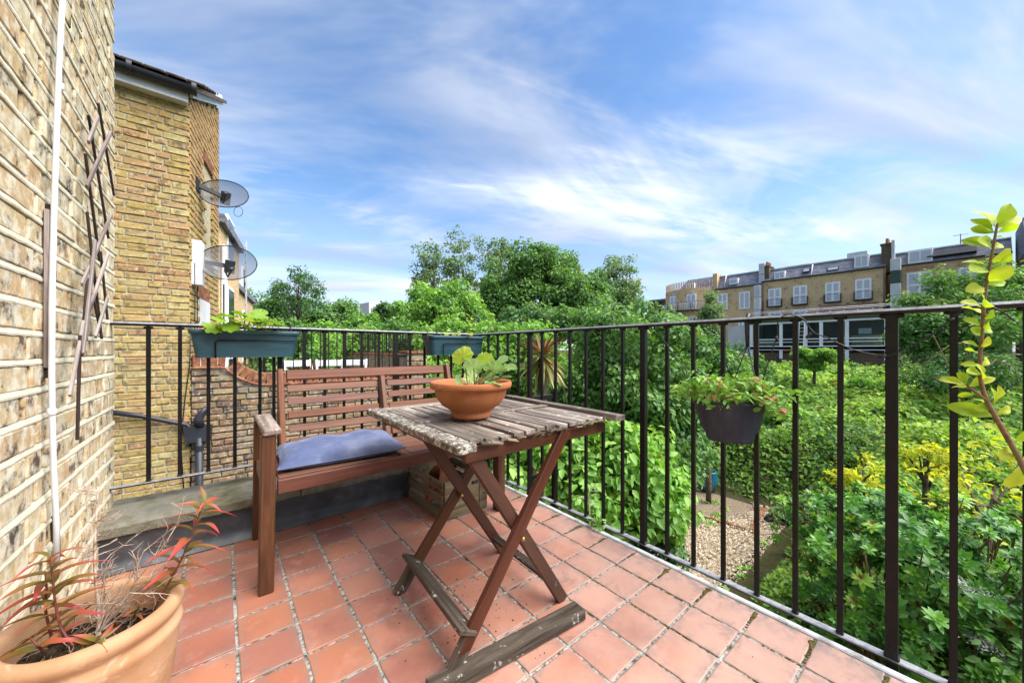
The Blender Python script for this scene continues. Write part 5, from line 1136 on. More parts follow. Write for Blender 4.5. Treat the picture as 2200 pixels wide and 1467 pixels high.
def brambles():
    b = MB()
    for k in range(60):
        px = random.uniform(1560, 2190); py = random.uniform(830, 1010); Y = 4.3 + (1010 - py) / 180 * 5 + random.uniform(0, 1)
        p = W(px, py, Y); p.z = float(gz(p.x, p.y)) + .25; d = Vector((random.gauss(0, 1), random.gauss(0, 1), 0)).normalized(); L = random.uniform(.4, 1.1)
        b.tube([p, p + d * L * .3 + Vector((0, 0, .22 * L)), p + d * L * .7 + Vector((0, 0, .24 * L)), p + d * L + Vector((0, 0, -.05))], [.005, .0045, .004, .002], 5)
    for q in ([(1985, 780), (2040, 742), (2070, 735), (2085, 790)], [(2110, 800), (2140, 772), (2180, 790), (2190, 830)], [(2005, 720), (2030, 770), (2035, 790)]):
        b.tube([W(x, y, 5.2) for x, y in q], .006, 5)
    o = b.obj('bramble_canes', 'bramble_stem'); tag(o, 'arching brown bramble canes over the ivy bank', 'canes', kind='stuff')
brambles()
# spiky palm
pl = thing('palm', 'spiky bronze cordyline palm among the shrubs behind the railing', 'palm', (*pc(1165, 766, 4.0)[:2], -2.7)); pt = Vector(pc(1165, 766, 4.0)) - Vector(pl.location)
MB().tube([(0, 0, 0), (.03, .02, pt.z * .5), pt], [.07, .06, .05], 10).obj('trunk', 'bark', pl)
nl = 150; th_ = RNG.uniform(0, 2 * math.pi, nl); el = RNG.uniform(-1.25, 1.0, nl); Dp = np.stack([np.cos(th_) * np.cos(el), np.sin(th_) * np.cos(el), np.sin(el)], 1)
lmp = leafmesh('fronds', np.array(pt)[None] + Dp * .02, Dp, nrm(np.cross(Dp, np.cross([0, 0, 1], Dp)) + 1e-6), RNG.uniform(.27, .40, nl) * (1 + .2 * (el < -.3)), .085, np.clip(.55 - .45 * el + RNG.normal(size=nl) * .15, 0, 1), 'leaf_palm', 1, curl=.18, fold=.1)
link('fronds', lmp, pl)

# ------------------------------------------------------------------ terrace of houses across the gardens
FA = 48.0; KS = FA / 38.0
def fb(b): return b * KS
def fz(z_): return H + (z_ - H) * KS
def house(label, b0, b1, zg, mat, depth=8, gut=True, off=0.0):
    t = thing('brick_house', label, 'house', (FA + off, fb((b0 + b1) / 2), -1.2), None, 'houses across the gardens'); o = Vector(t.location)
    h_ = fz(zg) + 1.2; w_ = fb(b1 - b0)
    MB().box((depth / 2, 0, h_ / 2), (depth, w_, h_)).obj('wall', mat, t)
    if gut: MB().box((-.10, 0, h_ - .02), (.22, w_ + .02, .14), None, .03).obj('gutter', 'far_dark', t)
    return t
def hp(t, b, z_, d=0.0): return Vector((d, fb(b), fz(z_))) - Vector((0, t.location.y, t.location.z))
def win(t, b0, b1, z0, z1, panes=2, glassm='pale_glass', bars=1, d=-.05, parent_name='window'):
    c = hp(t, (b0 + b1) / 2, (z0 + z1) / 2, d); w_, h_ = fb(b1 - b0), (z1 - z0) * KS
    f_ = bx(parent_name, c, (.14, w_, h_), 'white_far', t)
    pw = (w_ - .12) / panes
    for i in range(panes):
        for j in range(bars + 1):
            ph = (h_ - .14) / (bars + 1)
            bx('pane', (-.065, -w_ / 2 + .06 + pw * (i + .5), -h_ / 2 + .07 + ph * (j + .5)), (.03, pw - .16, ph - .14), glassm, f_)
    return f_
def mansard(t, b0, b1, z0, z1, run=.9, depth=8, mat='slate'):
    w_ = fb(b1 - b0); y = fb((b0 + b1) / 2) - t.location.y; a0, a1 = fz(z0) - t.location.z, fz(z1) - t.location.z; e = run
    vs = [(.02, y - w_ / 2, a0), (.02, y + w_ / 2, a0), (e, y + w_ / 2, a1), (e, y - w_ / 2, a1), (depth, y - w_ / 2, a0), (depth, y + w_ / 2, a0), (depth, y + w_ / 2, a1), (depth, y - w_ / 2, a1)]
    b = MB(); b.add(vs, [(0, 3, 2, 1), (3, 7, 6, 2), (0, 4, 7, 3), (1, 2, 6, 5), (4, 5, 6, 7)]); r = b.obj('roof', mat, t)
    MB().box((e, y, a1 + .03), (.25, w_, .12)).obj('ridge', 'far_metal', r); return r
def dormer(r, t, b0, b1, z0, z1, d=.22, panes=2):
    c = hp(t, (b0 + b1) / 2, (z0 + z1) / 2, d); w_, h_ = fb(b1 - b0), (z1 - z0) * KS
    f_ = bx('dormer', c + Vector((.5, 0, 0)), (1.1, w_, h_), 'white_far', r); pw = (w_ - .14) / panes
    for i in range(panes): bx('pane', (-.56, -w_ / 2 + .07 + pw * (i + .5), 0), (.03, pw - .10, h_ - .3), 'pale_glass', f_)
# house A: four French windows with juliet balconies over a glass extension
hA = house('long yellow brick house with four white French windows above the glass extension', 3.25, 11.05, 7.03, 'far_yellow')
rA = mansard(hA, 3.25, 11.05, 7.05, 8.10)
for (b0, b1) in ((9.58, 10.52), (7.79, 8.74), (5.73, 6.64), (3.98, 4.88)):
    win(hA, b0, b1, 4.74, 6.30, 2, 'pale_glass', 1)
    c = hp(hA, (b0 + b1) / 2, 4.70, -.25); w_ = fb(b1 - b0) + .16
    jb = bx('balcony', c, (.45, w_, .13), 'far_dark', hA)
    for sy in (-1, 1): bx('side_rail', (-.0, sy * (w_ / 2 - .02), .42), (.42, .035, .80), 'far_dark', jb)
    bx('hand_rail', (-.2, 0, .80), (.03, w_, .03), 'far_dark', jb)
for (b0, b1) in ((9.58, 10.52), (7.79, 8.74)): win(hA, b0, b1, 3.6, 4.22, 2, 'pale_glass', 0)
MB().box(hp(hA, 5.3, 4.25, -.02), (.06, fb(3.4), .55)).obj('pink_band', 'far_pink', hA)
dormer(rA, hA, 9.35, 10.12, 7.12, 7.78, .10); dormer(rA, hA, 4.15, 4.95, 7.22, 8.18, .16)
for (b0, b1, z0, z1) in ((7.66, 8.16, 7.36, 7.78), (5.85, 6.58, 7.22, 7.58)):
    q = bx('skylight', hp(hA, (b0 + b1) / 2, (z0 + z1) / 2, .30), (.12, fb(b1 - b0), (z1 - z0) * KS), 'far_dark', rA, 0, (0, R(35), 0)); bx('pane', (-.05, 0, 0), (.06, fb(b1 - b0) - .16, (z1 - z0) * KS - .14), 'pale_glass', q)
MB().tube([hp(hA, 7.55, 7.0, -.03), hp(hA, 7.55, 8.05, .7)], .05, 6).obj('vent_pipe', 'white_far', hA)
for b_ in (3.32, 10.95): MB().tube([hp(hA, b_, 3.4, -.08), hp(hA, b_, 7.0, -.08)], .07, 8).obj('downpipe', 'far_fence', hA)
for b_ in (9.2, 7.0, 5.3, 4.4):
    bx('vent_cowl', hp(hA, b_, 4.55, -.04), (.06, .22, .12), 'far_fence', hA)
for (b0, b1, h_) in ((8.0, 10.2, .40), (6.0, 8.0, .32), (4.4, 5.6, .85)):
    t = bx('roof_plant', (FA + 3, fb((b0 + b1) / 2), fz(8.10) + h_ / 2 + .02), (1.6, fb(b1 - b0), h_), 'far_metal', None, .04); tag(t, {.40: 'long low grey plant casing on the left of the flat roof', .32: 'low grey plant casing in the middle of the flat roof', .85: 'tall boxy grey plant casing beside the right dormer'}[h_], 'roof plant', 'plant on the roofs')
# chimneys and ducts
def chimney(label, b, z0, z1, w, pots=3):
    t = thing('chimney_stack', label, 'chimney', (FA + .6, fb(b), fz(z0)), None, 'chimneys across the gardens'); h_ = (z1 - z0) * KS
    MB().box((.4, 0, h_ / 2), (1.6, w, h_), None, .02).obj('stack', 'far_brown', t); MB().box((.4, 0, h_ - .06), (1.76, w + .14, .16)).obj('cap', 'far_brown', t)
    for k in range(pots): MB().lathe([(.13, 0), (.10, .45), (.12, .5), (.09, .5)], (-.1 + .5 * k, 0, h_), 12).obj('chimney_pot', 'terracotta_far', t)
chimney('dark brick chimney stack at the left end of the long house roof', 10.75, 6.6, 8.45, .55); chimney('taller dark chimney stack at the right end of the long house roof', 3.2, 6.6, 8.75, .75)
def duct(label, b, z0, z1, w, d, mats=('far_metal',)):
    t = thing('flue_duct', label, 'duct', (FA - .5 + d, fb(b), fz(z0)), None, 'flue ducts'); h_ = (z1 - z0) * KS; k = len(mats)
    for i, mt in enumerate(mats): bx('duct_section', (0, 0, h_ * (i + .5) / k), (.6, w, h_ / k - .03), mt, t, .03)
duct('silver flue duct climbing the wall left of the long house', 11.25, 3.4, 6.7, .62, 0, ('far_metal', 'far_render', 'far_metal')); duct('upper silver flue duct standing on the left party wall', 11.1, 6.75, 8.75, .55, .9, ('far_metal', 'far_metal'))
duct('wide white and green duct casing between the two right houses', 2.72, 3.0, 7.45, .66, .1, ('far_render', 'far_render', 'far_render', 'far_green', 'far_render')); duct('thin silver flue above the white duct casing', 2.85, 7.5, 8.85, .22, .4, ('far_metal',))
# glass extension
ge = thing('glass_extension', 'long white framed glass extension under the long brick house', 'extension', (FA - 4.2, fb(7.4), -1.2)); KG = (FA - 4.2) / 38
def gq(b, z_, d=0.0): return Vector((d, b * KG, H + (z_ - H) * KG)) - Vector((0, ge.location.y, ge.location.z))
gb0, gb1 = 3.2, 11.95
bx('back_wall', gq((gb0 + gb1) / 2, 1.9, 3.9), (.1, (gb1 - gb0) * KG, 5.0), 'far_room', ge); bx('roof', gq((gb0 + gb1) / 2, 3.42, 2.0), (4.4, (gb1 - gb0) * KG + .3, .22), 'far_dark', ge)
bx('floor_slab', gq((gb0 + gb1) / 2, 1.0, 2.0), (4.2, (gb1 - gb0) * KG, .35), 'far_render', ge); bx('plinth', gq((gb0 + gb1) / 2, .10, .35), (.3, (gb1 - gb0) * KG, 1.3), 'far_brown', ge)
for b_ in (gb0, 5.35, 6.9, 7.9, 9.6, gb1 - .1): bx('mullion', gq(b_, 1.75, 0), (.16, .26, 3.75), 'white_far', ge)
for z_, h_ in ((3.28, .28), (1.80, .09), (1.55, .07), (1.08, .34)): bx('transom', gq((gb0 + gb1) / 2, z_, -.03), (.14, (gb1 - gb0) * KG, h_), 'white_far', ge)
bs = (gb0, 5.35, 6.9, 7.9, 9.6, gb1 - .1)
for i in range(5): bx('pane', gq((bs[i] + bs[i + 1]) / 2, 2.2, .02), (.03, (bs[i + 1] - bs[i]) * KG - .2, 2.35), 'clear_glass', ge)
bx('counter', gq(4.3, 1.55, .5), (.5, 1.9, 1.1), 'far_cream', ge); bx('counter', gq(10.7, 1.5, .4), (.4, 2.0, .9), 'far_cream', ge); bx('counter_lamp', gq(4.4, 2.35, .6), (.3, .8, .5), 'white_far', ge); bx('screen', gq(8.6, 2.2, 2.6), (.2, 1.2, 1.2), 'terracotta_far', ge)
bx('red_beam', gq(8.6, .85, -.12), (.14, 1.9, .14), 'terracotta_far', ge); bx('red_beam', gq(6.3, .85, -.12), (.14, .9, .14), 'terracotta_far', ge)
dk = MB().tube([gq(gb1 - 1.2, 3.78, 1.2), gq(gb0 + .5, 3.78, 1.2)], .34, 14).obj('roof_duct', 'far_dark', ge)
for k in range(9): bx('duct_strap', gq(gb0 + .8 + .82 * k, 3.75, .75), (.05, .07, .8), 'white_far', ge)
for z_ in (4.2, 4.32): MB().tube([gq(gb0 - .2, z_, .6), gq(gb1, z_, .6)], .025, 6).obj('guard_rail', 'white_far', ge)
ld = thing('white_ladder', 'white ladder leaning on the glass extension', 'ladder', (FA - 4.4, fb(7.95) * .93, -1.0))
for sy in (-.2, .2): MB().bar((-.9, sy, 0), (.1, sy, 5.2), .05, .05).obj('stile', 'white_far', ld)
for k in range(15): MB().bar((-.9 + 1.0 * (k + .5) / 15, -.2, 5.2 * (k + .5) / 15), (-.9 + 1.0 * (k + .5) / 15, .2, 5.2 * (k + .5) / 15), .035, .035).obj('rung', 'white_far', ld)
# houses to the left
hB = house('narrow yellow brick house with two pale windows left of the long house', 11.1, 15.0, 6.85, 'far_yellow'); rB = mansard(hB, 11.1, 15.0, 6.87, 8.15)
win(hB, 13.85, 14.73, 4.78, 6.35); win(hB, 11.95, 12.85, 4.72, 6.30, 2, 'pale_glass', 0); dormer(rB, hB, 13.0, 13.75, 7.15, 7.72, .1, 1); win(hB, 12.2, 12.9, 2.6, 3.6)
MB().tube([hp(hB, 14.2, 7.0, .1), hp(hB, 14.15, 8.3, .6)], .05, 6).obj('vent_pipe', 'white_far', hB)
bx('party_wall', hp(hB, 15.02, 7.6, 1.2), (2.4, .5, 2.1), 'far_yellow', rB)
bx('white_shed', hp(hB, 12.0, 1.6, -1.6), (2.4, 2.6, 3.6), 'far_render', hB)
hC = thing('brick_house', 'bow fronted yellow brick house with a grey railed balcony', 'house', (FA, fb(17.6), -1.2), None, 'houses across the gardens')
b = MB(); n_ = 24; zt = fz(7.18) + 1.2
for i in range(n_ + 1):
    y = fb(20.25 - 5.2 * i / n_) - hC.location.y; x = .35 - 1.5 * math.sin(math.pi * i / n_) ** .8
    b.v += [(x, y, 0), (x, y, zt), (8, y, zt), (8, y, 0)]
b.f = [(i * 4 + k, (i + 1) * 4 + k, (i + 1) * 4 + (k + 1) % 4, i * 4 + (k + 1) % 4) for i in range(n_) for k in range(3)] + [(3, 2, 1, 0), (n_ * 4, n_ * 4 + 1, n_ * 4 + 2, n_ * 4 + 3)]; b.sm = [False] * len(b.f); b.obj('wall', 'far_yellow', hC)
def bowx(bv): return .35 - 1.5 * math.sin(math.pi * min(1, max(0, (20.25 - bv) / 5.2))) ** .8
for (b0, b1, z0, z1, gm) in ((18.32, 19.23, 5.0, 6.55, 'pale_glass'), (16.46, 17.39, 5.0, 6.55, 'pale_glass'), (18.37, 19.18, 3.05, 4.3, 'dark_glass'), (16.41, 17.2, 3.05, 4.25, 'dark_glass'), (17.68, 18.52, 1.4, 2.24, 'dark_glass')):
    win(hC, b0, b1, z0, z1, 2, gm, 1, bowx((b0 + b1) / 2) - .04)
    if z0 > 4: bx('arch_stone', hp(hC, (b0 + b1) / 2, z1 + .16, bowx((b0 + b1) / 2) - .03), (.1, .4, .3), 'far_render', hC)
bal_ = MB(); slab = MB(); top = MB()
P1 = [hp(hC, 20.3 - 5.0 * i / 20, 4.86, bowx(20.3 - 5.0 * i / 20) - 1.0) for i in range(21)]
slab.tube(P1, .10, 4).obj('balcony_edge', 'far_dark', hC)
for i in range(20): MB().bar(P1[i] + Vector((.5, 0, 0)), P1[i + 1] + Vector((.5, 0, 0)), 1.0, .08, 0).obj('balcony_slab', 'far_render', hC) if i % 2 == 0 else None
MB().tube([p + Vector((0, 0, 1.08)) for p in P1], .035, 5).obj('balcony_rail', 'far_dark', hC)
for i in range(20): MB().bar((P1[i] + P1[i + 1]) / 2 + Vector((0, 0, .05)), (P1[i] + P1[i + 1]) / 2 + Vector((0, 0, 1.06)), .34, .02).obj('balcony_panel', 'far_fence' if i % 5 == 4 else 'far_metal', hC)
P2 = [hp(hC, 20.2 - 5.1 * i / 26, 7.2, bowx(20.2 - 5.1 * i / 26) + .1) for i in range(27)]
for i in range(26): MB().bar((P2[i] + P2[i + 1]) / 2, (P2[i] + P2[i + 1]) / 2 + Vector((0, 0, .92)), .24, .03).obj('fence_board', 'far_fence', hC)
rC = MB(); rC.add([(1.4, fb(19.4) - hC.location.y, zt), (1.4, fb(15.1) - hC.location.y, zt), (2.6, fb(15.1) - hC.location.y, zt + 1.75), (2.6, fb(18.6) - hC.location.y, zt + 1.75), (8, fb(15.1) - hC.location.y, zt + 1.75), (8, fb(18.6) - hC.location.y, zt + 1.75), (8, fb(19.4) - hC.location.y, zt), (8, fb(15.1) - hC.location.y, zt)], [(0, 3, 2, 1), (3, 5, 4, 2), (0, 6, 5, 3), (1, 2, 4, 7)]); rc = rC.obj('roof', 'slate', hC)
for b0, b1 in ((17.5, 18.3), (15.3, 16.1)): dormer(rc, hC, b0, b1, 7.35, 8.0, 1.3)
hD = house('dark brown brick house back at the far left of the row', 20.3, 24.5, 6.9, 'far_brown', off=5.0, gut=False)
bx('roof', Vector((4, 0, fz(6.9) + 1.3)), (8.4, fb(4.2), .3), 'slate', hD)
win(hD, 21.6, 22.4, 5.2, 6.3, 2, 'dark_glass'); win(hD, 20.5, 21.1, 5.0, 6.5, 2, 'dark_glass'); win(hD, 21.6, 22.4, 3.2, 4.3, 2, 'dark_glass')
for b_ in (21.3, 22.8): MB().tube([hp(hD, b_, 2, -.1), hp(hD, b_, 7.0, -.1)], .08, 6).obj('downpipe', 'far_dark', hD)
# houses to the right
hE = house('yellow brick house with a white dormer behind the loose leaved tree', -2.2, 2.95, 6.95, 'far_yellow'); rE = mansard(hE, -2.2, 2.95, 6.97, 7.95)
dormer(rE, hE, 1.0, 2.15, 7.02, 7.95, .1); win(hE, 1.0, 2.2, 4.6, 6.35); win(hE, -1.2, -.1, 4.6, 6.3); MB().box(hp(hE, 1.6, 6.62, -.03), (.06, fb(1.3), .3)).obj('red_lintel', 'far_pink', hE)
for b_ in (-.5, .2, .9): MB().box(hp(hE, b_, 7.45, .25), (.3, .9, .6), (0, R(35), 0)).obj('solar_panel', 'far_dark', rE)
hF = house('brown brick house with a white gable at the far right edge', -8.6, -2.4, 6.3, 'far_brown', off=-6); rF = mansard(hF, -8.6, -2.4, 6.32, 8.4, 3.0)
win(hF, -4.0, -3.3, 4.2, 5.6); win(hF, -6.0, -5.2, 4.2, 5.6); bx('gable', hp(hF, -3.4, 7.4, .2), (.2, 1.5, 2.2), 'white_far', rF)
MB().tube([hp(hF, -2.9, 3, -.1), hp(hF, -2.9, 6.3, -.1)], .09, 6).obj('downpipe', 'white_far', hF)
ap = thing('aerial', 'thin television aerial on the roof of the right house', 'aerial', (FA + 1, fb(-.2), fz(7.95))); MB().tube([(0, 0, 0), (0, 0, 1.0)], .03, 5).obj('mast', 'far_dark', ap); MB().tube([(0, -.4, .9), (0, .4, .9)], .02, 5).obj('boom', 'far_dark', ap)
# pale modern block far away
pcn = W(805, 668, 150); pbk = thing('distant_block', 'pale white modern block far behind the trees', 'building', (pcn.x, pcn.y, -4), (0, 0, R(10)))
bx('tower', (0, 0, 12.3), (9, 8, 23.0), 'far_render', pbk); bx('lower_wing', (4, -2, 8.5), (16, 9, 17), 'far_render', pbk); bx('roof_box', (.5, 0, 23.6), (6, 6, 1.2), 'white_far', pbk)
for k in range(5): bx('window', (-3.2 + 1.6 * k, -4.05, 20.2), (.6, .2, 3.5), 'far_metal', pbk)
for k in range(7): bx('window', (-2.5 + 2.0 * k, -6.55, 14.5), (1.2, .2, 1.6), 'far_metal', pbk)

# ------------------------------------------------------------------ potted plants, leaf by leaf
def blade(name, L, Wd, mat, prof, tint0, tint1, curl=.2, fold=.15, n=9, wave=0.0, seed=0):
    """leaf along +X, facing +Z"""
    rs = np.random.RandomState(seed); V = []; tn = []; cols = (-1, -.5, 0, .5, 1)
    for i in range(n + 1):
        t = i / n; w_ = Wd / 2 * prof(t)
        for c in cols:
            V.append((L * (t - .12 * curl * t * t), c * w_, -L * curl * t * t + abs(c) * w_ * fold * 2 + wave * L * math.sin(9 * t + 3 * c) * abs(c) * .1)); tn.append(tint0 + (tint1 - tint0) * t ** 1.5 + .08 * abs(c) + rs.uniform(-.04, .04))
    k = len(cols); Fc = [(i * k + j, (i + 1) * k + j, (i + 1) * k + j + 1, i * k + j + 1) for i in range(n) for j in range(k - 1)]
    return npmesh(name, np.array(V), np.array(Fc), np.clip(tn, 0, 1), mat, True)
def round_leaf(name, r, mat, tint, seed, lobes=9, cup=.25, deep=.08):
    rs = np.random.RandomState(seed); n = 54; V = [(0, 0, 0)]; tn = [tint + .15]; rings = 5
    for q in range(1, rings + 1):
        f = q / rings
        for k in range(n):
            a = -math.pi + 2 * math.pi * (k + .5) / n; notch = 1 - .55 * math.exp(-((abs(a) - math.pi) / .22) ** 2); lob = 1 + deep * abs(math.sin(a * lobes / 2)) - .05
            rr_ = r * f * (notch * (lob if f > .7 else 1)); z_ = cup * r * f * f * (.6 + .4 * math.cos(a * 3 + seed)) + .05 * r * f * math.cos(a * lobes)
            V.append((rr_ * math.cos(a) + .0, rr_ * math.sin(a), z_)); tn.append(tint + .12 * (1 - f) + .10 * math.cos(a * lobes) * f + rs.uniform(-.04, .04))
    T = [(0, 1 + k, 1 + (k + 1) % n) for k in range(n)]
    for q in range(rings - 1):
        for k in range(n):
            a, b = 1 + q * n + k, 1 + q * n + (k + 1) % n; T += [(a, a + n, b + n), (a, b + n, b)]
    return npmesh(name, np.array(V), np.array(T), np.clip(tn, 0, 1), mat, True)
def orient(d, nv):
    x = Vector(d).normalized(); z_ = Vector(nv); z_ = (z_ - x * z_.dot(x)); z_ = z_.normalized() if z_.length > 1e-6 else x.orthogonal().normalized(); y = z_.cross(x)
    return Matrix((x, y, z_)).transposed().to_euler()
def spline(P, k=6):
    P = [Vector(q) for q in P]; out = []
    for i in range(len(P) - 1):
        for j in range(k):
            t = j / k; p0, p1, p2, p3 = P[max(i - 1, 0)], P[i], P[i + 1], P[min(i + 2, len(P) - 1)]
            out.append(.5 * ((2 * p1) + (-p0 + p2) * t + (2 * p0 - 5 * p1 + 4 * p2 - p3) * t * t + (-p0 + 3 * p1 - 3 * p2 + p3) * t ** 3))
    return out + [P[-1]]
lance = lambda t: math.sin(math.pi * min(1, t ** .75)) ** .9 if 0 < t < 1 else 0.02
obov = lambda t: max(.03, math.sin(math.pi * t ** 1.35) ** .75) if t < 1 else .05
VIEW = Vector((-ST, -CT, 0))                                   # from the terrace back towards the viewer
# bowl plant
bpl = thing('geranium_plant', 'young plant with round scalloped leaves in the terracotta bowl', 'plant', Vector(bowl.location) + Vector((0, 0, .10)))
rl = [round_leaf('leaf', .038, 'leaf_sage', t, s, 9, .30, .16) for t, s in ((.62, 1), (.55, 2), (.35, 3), (.92, 4), (.70, 5))]
for (px, py, dY, s, k, nn) in ((995, 766, -.04, 1.0, 3, (-.3, .2, .9)), (1018, 790, -.03, 1.1, 0, (-.1, -.3, .9)), (1041, 776, .02, .95, 3, (.1, -.6, .7)), (1072, 782, -.02, 1.1, 0, (.2, -.3, .9)), (1062, 793, -.05, 1.0, 2, (.2, -.8, .5)), (1092, 792, .0, .85, 1, (.6, -.2, .8)), (984, 823, -.06, .85, 2, (-.2, -.7, .6)), (1012, 812, .06, .8, 4, (0, -.3, .9)), (1050, 818, .03, .9, 2, (.2, -.4, .9)), (1080, 812, .02, .9, 2, (.5, -.4, .8)), (1060, 826, -.07, .85, 1, (.2, -.5, .8))):
    p = W(px, py, 1.385 + dY) - Vector(bpl.location); d = Vector((p.x, p.y, .15 * random.random()))
    link('leaf', rl[k], bpl, p, orient(d, Vector(nn)), (s, s, s))
    r0 = Vector((random.gauss(0, .012), random.gauss(0, .012), .0)); MB().tube(spline([r0, r0.lerp(p, .5) + Vector((0, 0, .012)), p - d.normalized() * .004], 5), [.0026] * 10 + [.002], 6).obj('stalk', 'green_stem', bpl)
# nearer window box plants
wpl = thing('strawberry_plants', 'bright lobed leaf plants growing in the nearest window box', 'plant', (.103, 2.352, 1.010))
fl_ = [round_leaf('leaf', .034, 'leaf_fresh', t, s, 9, .2, .16) for t, s in ((.55, 11), (.75, 12), (.40, 13), (.9, 14))]
for (px, py) in ((470, 688), (490, 680), (505, 690), (482, 703), (455, 706), (520, 698), (545, 680), (560, 676), (575, 688), (590, 694), (548, 697), (530, 704), (570, 702), (497, 704), (600, 697), (560, 690), (535, 690), (515, 676)):
    Y = 1.70 + (px - 440) / 180 * .19 + random.uniform(-.04, .05); p = W(px, py, Y) - Vector(wpl.location); d = Vector((random.gauss(0, 1), random.gauss(0, .6), .1)); s = random.uniform(.75, 1.25)
    link('leaf', random.choice(fl_), wpl, p, orient(d, (random.gauss(0, .35), -.35 + random.gauss(0, .3), .9)), (s, s, s))
    r0 = Vector((p.x * .8 + random.gauss(0, .02), random.gauss(0, .02), 0)); MB().tube([r0, r0.lerp(p, .6) + Vector((0, 0, .01)), p], [.002, .0018, .0014], 5).obj('stalk', 'green_stem', wpl)
# far window box sprigs
spl = thing('sprig_plant', 'thin upright sprig with tiny yellow leaves in the far window box', 'plant', (1.345, 2.352, 1.010))
sm_ = blade('leaf', .028, .020, 'leaf_lime', obov, .45, .85, .15, .1, 6)
for (pts, n_) in (([(1008, 722), (1010, 705), (1012, 690), (1009, 678)], 13), ([(985, 722), (984, 714)], 4), ([(956, 722), (955, 717)], 5), ([(972, 723), (974, 719)], 3)):
    P3 = spline([W(x, y, 2.62) - Vector(spl.location) for x, y in pts], 5); P3 = [P3[0] - Vector((0, 0, .03))] + P3; MB().tube(P3, .0016, 5).obj('stem', 'brown_stem', spl)
    for k in range(n_): 
        q = P3[min(len(P3) - 1, 1 + int((len(P3) - 1) * k / n_))]; a_ = random.uniform(0, 6.28); s = random.uniform(.8, 1.5); link('leaf', sm_, spl, q, orient((math.cos(a_), math.sin(a_), .5), (0, -.4, 1)), (s, s, s))
tw = thing('dry_stick', 'short dry red stick planted in the far window box', 'stick', W(918, 722, 2.42)); MB().tube([(0, 0, -.06), (.002, 0, .02), (0, .002, .075)], [.004, .0035, .001], 6).obj('stick', 'red_stem', tw)
# basket plant
hpl = thing('basket_plant', 'bushy trailing plant with peach flowers in the hanging basket', 'plant', Vector(hb.location)); Cc = []
for k in range(46): a_ = random.uniform(0, 6.28); r_ = .125 * math.sqrt(random.random()); Cc.append((r_ * math.cos(a_), r_ * math.sin(a_), .035 + random.uniform(-.015, .05)))
Cc += [(.02 - .10, .10, .06), (-.06, .14, .05), (.0, -.145, .01), (.03, -.15, -.03), (-.05, -.13, .03), (.0, -.17, .05), (.0, .17, .045)]
cl = cloud(np.array(Cc), .036, 24, .027, flat=.8, up=.6, tb=(.1, .9), hang=.2); link('foliage', leafmesh('foliage', *cl[:4], .45, cl[4], 'leaf_bright', 1), hpl)
cf = cloud(np.array([Cc[k] for k in range(0, 53, 2)]) + np.array([-.008, -.012, .0]), .016, 7, .022, flat=.9, up=.2, tb=(0, .9)); link('blossoms', leafmesh('blossoms', *cf[:4], .6, cf[4], 'petal_peach', 1), hpl)
# red leaved plants in the large pot
red = [blade('leaf', .078, .019, 'leaf_red', lance, a, b, c, .25, 12, 0, s) for a, b, c, s in ((.05, .85, .45, 1), (.20, 1.0, .60, 2), (.0, .65, .30, 3), (.35, .95, .75, 4))]
def red_plant(label, stems, Y, group):
    root = thing('red_leaf_plant', label, 'plant', (bp.location.x, bp.location.y, .296), None, group); o = Vector(root.location)
    for pts, n_, L0 in stems:
        P3 = spline([W(x, y, Y + dy) - o for x, y, dy in pts], 6); nP = len(P3); MB().tube(P3, [.0026 - .0014 * i / nP for i in range(nP)], 7).obj('stem', 'red_stem', root)
        for k in range(n_):
            f = .22 + .78 * (k / (n_ - 1)); q = P3[min(nP - 1, int(f * (nP - 1)))]; ax = (P3[min(nP - 1, int(f * (nP - 1)) + 1)] - P3[max(0, int(f * (nP - 1)) - 1)]).normalized()
            a_ = 2.4 * k + random.uniform(-.3, .3); sd_ = ax.orthogonal().normalized(); sd_ = Matrix.Rotation(a_, 3, ax) @ sd_
            s = L0 * random.uniform(.75, 1.15) * (1 - .45 * max(0, f - .75) / .25); link('leaf', random.choice(red), root, q, orient(sd_ + ax * (.45 + .7 * max(0, f - .6)), ax - sd_ * .2), (s, s, s))
red_plant('red tipped leafy plant at the left of the large pot', (([(158, 1388, .0), (130, 1345, .0), (118, 1290, .0), (113, 1240, .0), (106, 1195, .0)], 20, 1.0), ([(112, 1372, .02), (98, 1310, .02), (100, 1260, .02), (96, 1225, .02)], 11, .85), ([(95, 1400, -.02), (80, 1385, -.03), (65, 1370, -.03)], 7, .7), ([(175, 1385, -.02), (200, 1380, -.03), (215, 1370, -.03)], 6, .6)), .745, 'red plants in the large pot')
red_plant('tall leaning red tipped plant at the right of the large pot', (([(325, 1318, .0), (352, 1270, .0), (385, 1210, .02), (412, 1150, .04), (430, 1100, .06), (440, 1078, .06)], 26, .95), ([(285, 1335, -.02), (290, 1318, -.02), (300, 1300, -.02)], 6, .5)), .86, 'red plants in the large pot')
